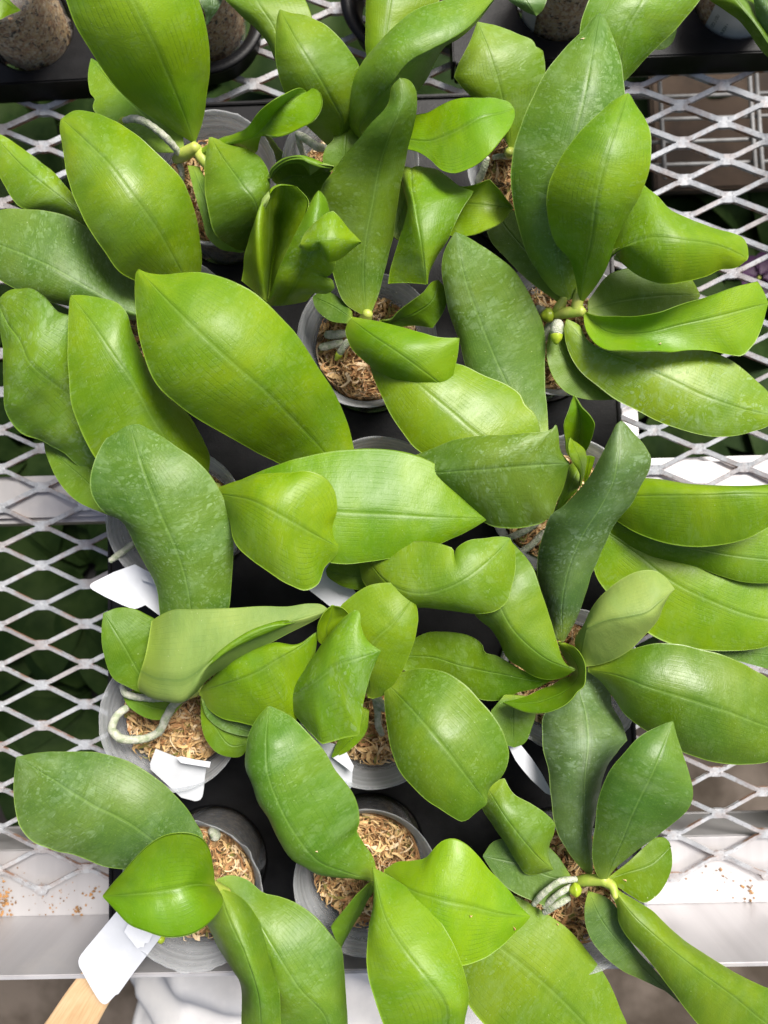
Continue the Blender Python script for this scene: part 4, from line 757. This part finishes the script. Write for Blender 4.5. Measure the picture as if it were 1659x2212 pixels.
lf('F', 5, [(865,800),(868,900),(888,980),(930,1032),(985,1059),(1040,1056),(1075,1010)], [(870,800),(930,930),(1000,1010),(1078,1000)], [(885,800),(960,880),(1030,930),(1082,985)], [86,86,84,83], (-1,0), .40, .2, 0, .2)
lf('F', 5, [(868,800),(890,880),(950,935),(1020,962),(1090,972)], [(875,795),(940,870),(1020,925),(1095,950)], [(890,790),(960,850),(1040,890),(1100,930)], [89,88,87,86], (0,0), .32, .7, .4, .2)
# plant Pp (row 4 centre)
lf('Pp', 0, [(795,1508),(770,1440),(745,1380),(735,1330),(734,1312),(750,1296),(774,1277),(801,1263),(829,1258),(853,1259),(873,1268),(886,1281),(890,1291)], [(800,1508),(795,1450),(805,1390),(848,1348),(878,1312),(891,1292)], [(806,1510),(830,1502),(850,1480),(867,1453),(880,1425),(889,1400),(898,1370),(902,1332),(899,1308),(892,1293)], [96,108,114,116,112], (-4,-3), .52, .12, .05, .05, label='rounded olive leaf')
lf('Pp', 0, [(832,1478),(830,1500),(832,1550),(845,1620),(865,1670),(895,1708),(940,1743),(975,1764),(1000,1776),(1006,1774),(1025,1757),(1051,1738)], [(836,1476),(900,1545),(960,1615),(1000,1668),(1052,1735)], [(840,1470),(862,1455),(890,1446),(925,1444),(965,1453),(1000,1475),(1035,1510),(1070,1550),(1090,1590),(1099,1630),(1095,1655),(1080,1680),(1060,1698),(1053,1715),(1053,1733)], [100,116,122,120,112], (-6,-7), .32, .3, 0, .55, label='dark glossy leaf with a cut off tip')
lf('Pp', 5, [(1240,830),(1288,888),(1340,950),(1390,1004),(1440,992),(1500,976),(1552,967),(1558,930),(1566,850),(1580,770),(1612,680),(1643,605)], [(1240,810),(1360,735),(1450,670),(1550,632),(1646,601)], [(1240,780),(1320,660),(1390,570),(1470,475),(1536,420),(1546,424),(1560,490),(1590,556),(1620,582),(1645,598)], [98,114,120,122,118], ([-5,-6,-6,-5],[-4,-6,-4,-1]), .80, 1.1, .15, .4, label='twisted leaf with sharp corner tip')
lf('Pp', 5, [(1400,580),(1372,555),(1370,520),(1382,470),(1405,430),(1434,408)], [(1420,575),(1410,510),(1430,450),(1437,407)], [(1440,570),(1460,510),(1508,445),(1475,416),(1440,406)], [98,104,108,112], (4,4), .60, .1, 0, .3)
lf('Pp', 6, [(520,790),(462,860),(490,950),(520,1000),(560,1017)], [(560,790),(555,900),(562,1018)], [(650,800),(657,870),(640,930),(605,1000),(565,1018)], [86,86,84], (0,0), .40, .3, .3, .1, label='dull rounded leaf')
lf('Pp', 5, [(1595,860),(1582,950),(1530,1012),(1480,1047),(1434,1062)], [(1580,850),(1550,940),(1490,1010),(1434,1060)], [(1560,840),(1510,930),(1460,990),(1432,1056)], [86,85,84,83], (0,0), .55, .1, 0, .2)
lf('Pp', 8, [(410,90),(420,170),(460,240),(520,322),(570,402),(618,458),(660,463),(700,452),(731,441)], [(440,80),(530,220),(600,310),(670,390),(732,440)], [(470,60),(520,42),(560,110),(640,160),(700,200),(736,240),(732,280),(713,330),(709,370),(720,410),(732,438)], [96,102,102,98,92], (-7,-4), .50, .55, .15, .4, label='short leaf with hooked tip')
# far plants
lf('QD', 2, [(930,-150),(885,0),(850,100),(850,200),(900,300),(1000,372)], [(1180,-150),(1120,0),(1050,130),(1020,260),(1010,372)], [(1460,-140),(1365,0),(1262,125),(1130,260),(1045,345),(1015,372)], [112,116,114,108,98], (-3,-6), .70, .6, .15, .4, label='long pale leaf')
lf('QE', 2, [(1370,-60),(1400,-5),(1450,28),(1530,92),(1580,150),(1620,202),(1659,240),(1720,280)], [(1450,-90),(1520,0),(1600,100),(1720,275)], [(1500,-120),(1600,-10),(1659,120),(1720,270)], [104,108,108,100], (-4,-4), .36, .4, 0, .3)
lf('QE', 2, [(1580,-60),(1598,20),(1612,70),(1640,130),(1700,180)], [(1640,-60),(1660,20),(1690,100),(1705,180)], [(1700,-60),(1740,20),(1740,100),(1710,180)], [112,114,112,108], (-3,-3), .45, 1.0, .8, .3)
lf('QB', 1, [(900,-90),(975,0),(1040,70),(1110,130),(1160,190),(1188,260),(1225,340)], [(1060,-90),(1120,20),(1180,110),(1210,200),(1230,340)], [(1270,-90),(1325,10),(1348,80),(1345,180),(1300,280),(1235,340)], [104,108,106,102,94], (-3,-3), .52, .45, .15, .3, label='pale leaf slanting down')
lf('QC', 2, [(480,-70),(530,-5),(560,20),(610,50),(655,68)], [(580,-70),(620,10),(656,68)], [(720,-70),(700,10),(680,50),(660,67)], [100,104,100], (-2,-2), .25, .9, .5, .9)
lf('QB', 1, [(850,-70),(865,10),(885,60),(890,107)], [(900,-70),(915,20),(893,107)], [(960,-70),(955,10),(940,40),(897,106)], [100,100,94], (0,0), .2, .9, .9, .3)
lf('QA', 1, [(-60,-60),(-40,60),(0,85),(30,70),(88,46)], [(-60,-90),(-10,-20),(40,20),(88,45)], [(-60,-110),(10,-40),(50,10),(88,43)], [104,106,104,98], (0,0), .5, .2, 0, .3)
lf('QD', 2, [(1265,90),(1262,140),(1240,190),(1205,214),(1170,214)], [(1240,80),(1225,150),(1168,212)], [(1200,80),(1180,150),(1165,208)], [84,80,76], (0,0), .3, .5, .5, .1)

# ------------------------------------------------------------------ stems, roots, scars
def px3(tile, pts, z):
    q = PV(conv(tile, pts), profile(np.array(z) / 1000.0, np.linspace(0, 1, len(pts)))); return q
def root_(k, tile, pts, z, r=.0019, tip=False):
    q = px3(tile, pts, z); r = r * .86; o = tube('root', ROOTS[k], q, [r * .85, r, r * .92, r * 1.02, r * .8], M_ROOT, jit=.06, n=40)
    if tip:
        d = q[-1] - q[-2]; d /= np.linalg.norm(d); tube('root_tip', o, [q[-1] - d * .0004, q[-1] + d * .0020, q[-1] + d * .0036], [r * 1.02, r * .9, r * .35], M_TIP, n=8)
    return o
def stem_(k, tile, pts, z, r):
    return tube('stem', ROOTS[k], px3(tile, pts, z), [q * .78 for q in r], M_STEM, seg=14, n=16)
stem_('A', 1, [(760,690),(800,665),(850,635)], [80,86,90], [.0028, .0042, .0035]); stem_('A', 1, [(850,640),(870,680),(900,720)], [86,88,88], [.0030, .0036, .003])
root_('A', 1, [(778,668),(740,620),(700,580),(640,535),(580,513),(535,522)], [86,92,96,98,96,92], .0021, True)
root_('A', 1, [(770,690),(785,740),(782,790)], [80,78,72], .0018)
root_('H', 1, [(1285,580),(1320,600),(1370,635),(1410,640)], [74,76,78,74], .0024); root_('H', 1, [(1285,585),(1300,640),(1325,690)], [74,70,64], .0018)
root_('I', 2, [(445,680),(430,730),(405,790)], [76,72,64], .0022); root_('I', 2, [(470,680),(510,675),(550,680)], [68,70,68], .0016)
stem_('J', 4, [(735,260),(790,245),(860,238)], [82,88,92], [.0026, .0036, .0030]); stem_('J', 4, [(740,250),(770,200),(780,175)], [82,88,90], [.003, .0034, .002]); stem_('J', 4, [(830,240),(838,190),(846,140)], [90,92,94], [.0036, .0034, .0024])
root_('J', 4, [(750,290),(746,320),(745,345)], [90,92,92], .0034, True); root_('J', 4, [(720,290),(700,330),(680,370)], [78,76,70], .0024); root_('J', 4, [(660,225),(690,240),(715,252)], [76,78,82], .0024)
tube('root_tip', ROOTS['J'], px3(4, [(722,254),(702,257),(684,260)], [84,84,84]), [.0034, .0036, .002], M_TIP, n=10)
root_('G', 3, [(1495,335),(1450,340),(1408,340)], [70,70,68], .0026); root_('G', 3, [(1480,372),(1430,385),(1385,395)], [68,68,66], .0024); root_('G', 3, [(1505,365),(1480,400),(1465,425)], [72,70,68], .0022, True)
stem_('G', 0, [(775,700),(790,690),(795,675)], [80,86,90], [.003, .004, .003])
root_('C', 5, [(590,128),(540,165),(475,212)], [72,74,76], .0020)
root_('F', 'c6', [(360,1035),(290,1080),(228,1170),(215,1250),(290,1318),(420,1335),(560,1312),(650,1262),(720,1130),(800,1000),(915,930)], [76,78,80,80,80,78,76,76,78,80,84], .0024)
root_('F', 'c6', [(310,830),(340,900),(420,930),(540,945),(700,950)], [78,80,80,80,82], .0020)
stem_('F', 'c6', [(930,920),(990,880),(1050,850)], [80,84,88], [.0026, .0036, .003])
root_('E', 6, [(690,20),(620,75),(530,115)], [72,70,66], .0020); root_('E', 6, [(690,85),(640,140),(580,180)], [66,64,60], .0020)
root_('Pp', 6, [(-45,790),(-20,820),(5,850)], [78,76,72], .0026); root_('Pp', 6, [(-40,800),(-28,860),(-25,920),(-8,960)], [74,72,68,62], .0020)
root_('M', 8, [(830,480),(760,490),(690,540),(645,590)], [89,92,91,86], .0017); root_('M', 8, [(820,505),(760,540),(690,600)], [88,90,84], .0016); root_('M', 8, [(800,560),(750,590),(690,625)], [86,87,82], .0018)
stem_('M', 8, [(800,500),(870,485),(960,485)], [80,86,92], [.0024, .0034, .0030]); stem_('M', 8, [(940,485),(985,510),(1000,560)], [90,93,96], [.0030, .0028, .0016])
tube('root_tip', ROOTS['M'], px3(8, [(845,524),(825,526),(805,528)], [90,90,90]), [.0022, .0034, .0016], M_TIP, n=10)
stem_('O', 7, [(980,540),(940,515),(915,495)], [92,98,104], [.0028, .0028, .0018]); root_('O', 7, [(915,260),(925,280),(935,300)], [66,66,64], .0030)
tube('root_tip', ROOTS['O'], px3(7, [(700,735),(690,742),(682,745)], [74,76,76]), [.0018, .0022, .001], M_TIP, n=8)
for k, (x, y) in dict(H=(745, 350), B=(420, 665), C=(462, 1058), E=(800, 1075), K=(1246, 1000), Pp=(825, 1482), L=(1250, 1440), Nn=(806, 1895), I=(1100, 330)).items():
    q = px3(0, [(x, y), (x + 3, y - 2), (x, y)], [56, 72, 86]); tube('stem', ROOTS[k], q, [.003, .0034, .002], M_STEM, seg=12, n=10)
# straw scratches on the low leaf of the upper middle plant, black spot on the leaf stub
for pts in ([(425,520),(445,560),(462,610)], [(435,525),(470,565),(480,608)], [(455,530),(485,570),(500,605)], [(470,525),(500,560),(530,600)], [(430,522),(440,545),(430,560)]):
    tube('scar', ROOTS['G'], px3(4, pts, [85, 84.5, 82.5]), [.0002, .0004, .0002], M_SCAR, seg=6, n=8)
def disc(name, root, tile, c, rx, ry, rot, z, m):
    vs = []; n = 20
    for i in range(n):
        a = 2 * math.pi * i / n; x, y = rx * math.cos(a), ry * math.sin(a); vs.append((c[0] + x * math.cos(rot) - y * math.sin(rot), c[1] + x * math.sin(rot) + y * math.cos(rot)))
    top = PV(conv(tile, vs), z / 1000); bot = PV(conv(tile, vs), (z - 1.5) / 1000)
    return mesh_obj(name, np.concatenate([top, bot]), [list(range(n))[::-1]] + [[i, (i+1) % n, n+(i+1) % n, n+i] for i in range(n)], m, root, False)
disc('dark_spot', ROOTS['F'], 5, (602, 858), 20, 10, .5, 75.2, M_SPOT)

# ------------------------------------------------------------------ tags, stick, cloth
def tagsheet(name, label, cat, tile, rails, zs, m=M_TAG, th=.0006, group=None, wave=0, root=None):
    o = sheet(name, None, [conv(tile, r) for r in rails], [np.array(q) / 1000. for q in zs], [m, m], th, 30, 0, wave, uvals=np.linspace(-1, 1, 13), edge_th=1)
    tag(o, label, cat, group); return o
def flap(parent, tile, rails, zs):
    o = sheet('slot_flap', None, [conv(tile, r) for r in rails], [np.array(q) / 1000. for q in zs], [M_TAG, M_TAG], .0005, 16, 0, 0, uvals=np.linspace(-1, 1, 7), edge_th=1); o.parent = parent; return o
TG = 'white plastic tags hooked on pots'
def cut_tag(outline, zf, label=None, parent=None, name='plant_tag', th=.0006):
    """a flat straight-cut piece: outline in picture points, height as a plane over it, faintly bowed"""
    q = np.asarray(outline, float); z = np.array([zf(x, y) for x, y in q]); top = PV(q, z); bot = top - np.array([0, 0, th]); n = len(q)
    o = mesh_obj(name, np.concatenate([top, bot]), [list(range(n)), list(range(n, 2 * n))[::-1]] + [[i, n + i, n + (i + 1) % n, (i + 1) % n] for i in range(n)], M_TAG, None, False)
    if parent is not None: o.parent = parent
    else: tag(o, label, 'tag', TG)
    return o
def rnd_corner(a, b, c, k=5, r=.5):
    a, b, c = map(np.array, (a, b, c)); p, q = b + (a - b) * r, b + (c - b) * r
    return [tuple((1-t)**2 * p + 2*t*(1-t) * b + t*t * q) for t in np.linspace(0, 1, k)]
g1 = cut_tag([(345,1330)] + rnd_corner((345,1292), (293,1317), (275,1313), r=.4) + [(262,1306), (225,1288), (200,1274)] + rnd_corner((200,1274), (190,1264), (212,1252), r=.6) + [(245,1236), (291,1219), (330,1240), (350,1262)], lambda x, y: .0780 + .00001 * (x - 200), 'blank white tag sticking out over the mesh beside the left pot with the root stub')
cut_tag([(305,1246),(318,1243),(346,1252),(346,1262),(332,1262),(309,1254)], lambda x, y: .0822, parent=g1, name='slot_flap')
g2 = cut_tag([(336,1618),(392,1640),(446,1652),(441,1690),(440,1704)] + rnd_corner((440,1704), (436,1731), (408,1730), r=.55) + [(392,1723),(325,1662),(324,1650)], lambda x, y: .0800 - .00008 * (y - 1620), 'blank white tag hanging from the pot with the looping root')
cut_tag([(381,1637),(391,1648),(452,1658),(455,1646),(420,1641),(390,1634)], lambda x, y: .0835, parent=g2, name='slot_flap')
g3 = cut_tag([(640,1240),(667,1274),(690,1292),(714,1311),(738,1326),(775,1290),(740,1240),(700,1205)], lambda x, y: .072, 'white tag half hidden by leaves in the centre of the tray')
g4 = cut_tag([(690,1600),(735,1610),(762,1650),(760,1700),(748,1712),(700,1680)], lambda x, y: .0800 - .00009 * (y - 1620), 'small piece of white tag on the rim of the lower middle pot')
cut_tag([(719,1637),(747,1622),(764,1655),(761,1668)], lambda x, y: .0830, parent=g4, name='slot_flap')
g5 = cut_tag([(1092,1600),(1101,1617),(1114,1643),(1130,1664),(1147,1684),(1178,1713),(1190,1718),(1194,1714),(1188,1704),(1171,1672),(1150,1640),(1122,1605)], lambda x, y: .0780 - .00003 * (y - 1610), 'narrow sliver of bright white tag beside the dull blue green leaf')
g6 = cut_tag([(270,1945),(251,1970),(186,2048)] + rnd_corner((186,2048), (165,2075), (179,2105), r=.5) + [(195,2131)] + rnd_corner((195,2131), (222,2176), (244,2158), r=.5) + [(249,2150),(256,2147),(288,2102),(341,2033),(360,2005)], lambda x, y: .0805 - .000075 * (y - 1990), 'big blank white tag at lower left lying over the rail and the wooden stick')
cut_tag([(276,1996),(268,2013),(283,2032),(297,2049),(304,2045),(311,2046),(312,2038),(321,2036),(330,2018)], lambda x, y: .0850, parent=g6, name='slot_flap')
stick = tagsheet('wooden_stick', 'flat pale wooden stick poking out from under the big white tag', 'stick', 0, [[(196,2078),(165,2114),(96,2212),(20,2320)], [(226,2108),(200,2138),(153,2212),(95,2320)], [(256,2138),(236,2166),(211,2212),(160,2320)]], [[60,57,52,46]] * 3, M_WOOD, .0018)
def cloth():
    vs, fs = [], []; nx, ny = 90, 50
    for j in range(ny + 1):
        for i in range(nx + 1):
            u, v = i / nx, j / ny; x = -.21 + .33 * u; y = yL1 - .006 - .20 * v
            cut = max(0, (-.16 - x)) * 2.2
            z = -.085 - .06 * v + .012 * math.sin((x * 1.0 + y * 2.2) * 55 + 1.3 * math.sin(x * 30)) * (.4 + v) + .008 * noise.noise(Vector((x * 30, y * 30, 2))) - cut * .5
            z += .018 * math.exp(-((y - (yL1 - .028) - .18 * (x + .08)) / .010) ** 2)
            if u < .03 or u > .97: z -= .006
            vs.append((x + .02 * v * (u - .5), y - .03 * max(0, -.17 - x), z))
    for j in range(ny):
        for i in range(nx): fs.append([j*(nx+1)+i, (j+1)*(nx+1)+i, (j+1)*(nx+1)+i+1, j*(nx+1)+i+1])
    o = mesh_obj('cloth', vs, fs, M_CLOTH, None, True); m = o.modifiers.new('thick', 'SOLIDIFY'); m.thickness = .0008
    tag(o, 'rumpled white cloth below the front rail at the lower edge', 'cloth')
cloth()

# ------------------------------------------------------------------ below the bench
def plane(name, x0, y0, x1, y1, z, m):
    o = mesh_obj(name, [(x0, y0, z), (x1, y0, z), (x1, y1, z), (x0, y1, z)], [[0, 1, 2, 3]], m, None, False); return o
ground = plane('ground', -12, -12, 12, 12, -.78, M_FLOOR); ground['kind'] = 'structure'
yS = P(100, 1690, -.40)[1]
sh = thing('lower_shelf', (0, yS, -.42), 'dark shelf under the mesh holding shaded orchids', 'shelf')
boxes('shelf_board', [(X0, yS, -.44, .235, .62, -.42)], M_SHELF, sh, bevel=.002); boxes('shelf_board', [(.236, -.08, -.44, X1, .62, -.42)], M_SHELF, sh, bevel=.002)
def lower_plant(first=None):
    if first is None:
        r = thing('potted_orchid', (0, 0, -.42), 'dark shaded orchid on the shelf below the mesh', 'orchid', 'shaded orchids on the shelf below')
        v, f = lathe([(.0005, 0), (.035, 0), (.045, .08), (.047, .082), (.042, .078), (.0005, .07)], (0, 0, -.42), 24); mesh_obj('pot', v, f, M_BLACK, r)
        rr = random.Random(5)
        for i in range(8):
            a = i * 2.4 + rr.uniform(-.3, .3); L = rr.uniform(.09, .15); W = L * rr.uniform(.20, .28); vs, fs = [], []; n, k = 12, 6
            for s in range(n + 1):
                t = s / n; rad = .01 + L * t; w_ = W * math.sin(math.pi * min(1, t * .92 + .06)) ** .75; zc = -.335 + .05 * math.sin(t * 2.2) - .03 * t * t + .012 * (i % 3)
                for q in range(k + 1):
                    u = q / k * 2 - 1; vs.append((rad * math.cos(a) - u * w_ * math.sin(a), rad * math.sin(a) + u * w_ * math.cos(a), zc + .012 * abs(u) * (1 - t)))
            for s in range(n):
                for q in range(k): fs.append([s*(k+1)+q, (s+1)*(k+1)+q, (s+1)*(k+1)+q+1, s*(k+1)+q+1])
            o = mesh_obj('leaf', vs, fs, M_LEAF_SHADE, r)
            uvl = o.data.uv_layers.new(name='UVMap'); uvm = o.data.uv_layers.new(name='Metric')
            for lp in o.data.loops:
                i0 = lp.vertex_index; s, q = divmod(i0, k + 1); uvl.data[lp.index].uv = (q / k, s / n); uvm.data[lp.index].uv = (q / k * W * 2, s / n * L)
        return r
    r = first.copy(); COL.objects.link(r)
    for ch in first.children:
        c = ch.copy(); COL.objects.link(c); c.parent = r
    return r
lp = lower_plant(); spots_ = []
for x in np.arange(-.46, .56, .14):
    for y in np.arange(yS + .10, .56, .15):
        if x > .22 and y < .0: continue
        spots_.append((x + random.uniform(-.025, .025), y + random.uniform(-.025, .025)))
for i, (x, y) in enumerate(spots_):
    o = lp if i == 0 else lower_plant(lp); o.location = (x, y, -.42 + random.uniform(-.015, .03)); o.rotation_euler = (0, 0, random.uniform(0, 6.28))
# wire rack and board under the mesh, upper right
rk0 = P(1425, 165, -.10); rk1 = P(1740, 375, -.10)
rk = thing('wire_rack', (rk0[0], rk0[1], -.10), 'white wire rack hanging under the mesh at the upper right', 'rack')
def wires():
    for i, x in enumerate([rk0[0], P(1628, 300, -.10)[0], P(1643, 300, -.10)[0], rk1[0]]): tube('wire', rk, [(x, rk0[1] + .10, -.10), (x, (rk0[1] + rk1[1]) / 2, -.1005), (x, rk1[1], -.10)], .0016, M_WIRE, seg=8, n=6)
    y = rk0[1] + .09
    while y > rk1[1]:
        tube('wire', rk, [(rk0[0] - .02, y, -.1035), ((rk0[0] + rk1[0]) / 2, y, -.104), (rk1[0], y, -.1035)], .0013, M_WIRE, seg=8, n=6); y -= .0172
wires()
a = P(1400, 120, -.26); b = P(1800, 400, -.26)
cb = boxes('brown_board', [(a[0], b[1], -.27, b[0] + .05, a[1] + .10, -.258)], M_CARD, None, bevel=.002); tag(cb, 'brown board lying below the wire rack', 'board')
c = P(1640, 600, -.20); fl = thing('purple_flower', c, 'small purple flower seen through the mesh at the right edge', 'flower')
for i in range(5):
    a_ = i * 1.2566; vs = []; 
    for s in range(7):
        t = s / 6; w_ = .010 * math.sin(math.pi * min(1, .08 + t * .9)); r_ = .003 + .020 * t
        for u in (-1, 0, 1): vs.append((c[0] + r_ * math.cos(a_) - u * w_ * math.sin(a_), c[1] + r_ * math.sin(a_) + u * w_ * math.cos(a_), c[2] + .006 * t + .004 * abs(u)))
    fs = [[s*3+q, (s+1)*3+q, (s+1)*3+q+1, s*3+q+1] for s in range(6) for q in range(2)]
    mesh_obj('petal', vs, fs, M_PURPLE, fl)
tube('flower_stalk', fl, [(c[0], c[1], c[2]), (c[0] + .004, c[1] + .004, c[2] - .08), (c[0], c[1] + .01, -.42)], .0015, M_STEM, seg=6, n=8)

# scraps of moss fallen on the leaves
dg = bpy.context.evaluated_depsgraph_get(); dg.update()
for n_, (tl, x, y) in enumerate([(8,370,635),(8,560,700),(8,750,680),(8,1045,490),(7,1372,362),(4,1195,385),(2,850,170)]):
    k_, ox_, oy_ = TILE[tl]; d_ = ROT @ np.array([(x * k_ + ox_ - 829.5) / F, -(y * k_ + oy_ - 1106.0) / F, -1.0]); d_ = Vector(d_.tolist()).normalized()
    ok, loc, nrm, _, ob, _ = scene.ray_cast(dg, Vector(CAM.tolist()), d_)
    if ok and ob.name.startswith('leaf'):
        a_ = random.uniform(0, 6.28); l_ = random.uniform(.0005, .0012); q_ = np.array(loc) + np.array(nrm) * .0003
        tube('moss_scrap', ob.parent, [q_, q_ + np.array([math.cos(a_) * l_, math.sin(a_) * l_, .0006]), q_ + np.array([math.cos(a_ + .8) * l_ * 1.8, math.sin(a_ + .8) * l_ * 1.8, .0002])], [.00012, .00028, .0001], random.choice(M_FIB[:3]), seg=6, n=7)
scene.render.engine = 'CYCLES'
scene.cycles.max_bounces = 12; scene.cycles.transparent_max_bounces = 24
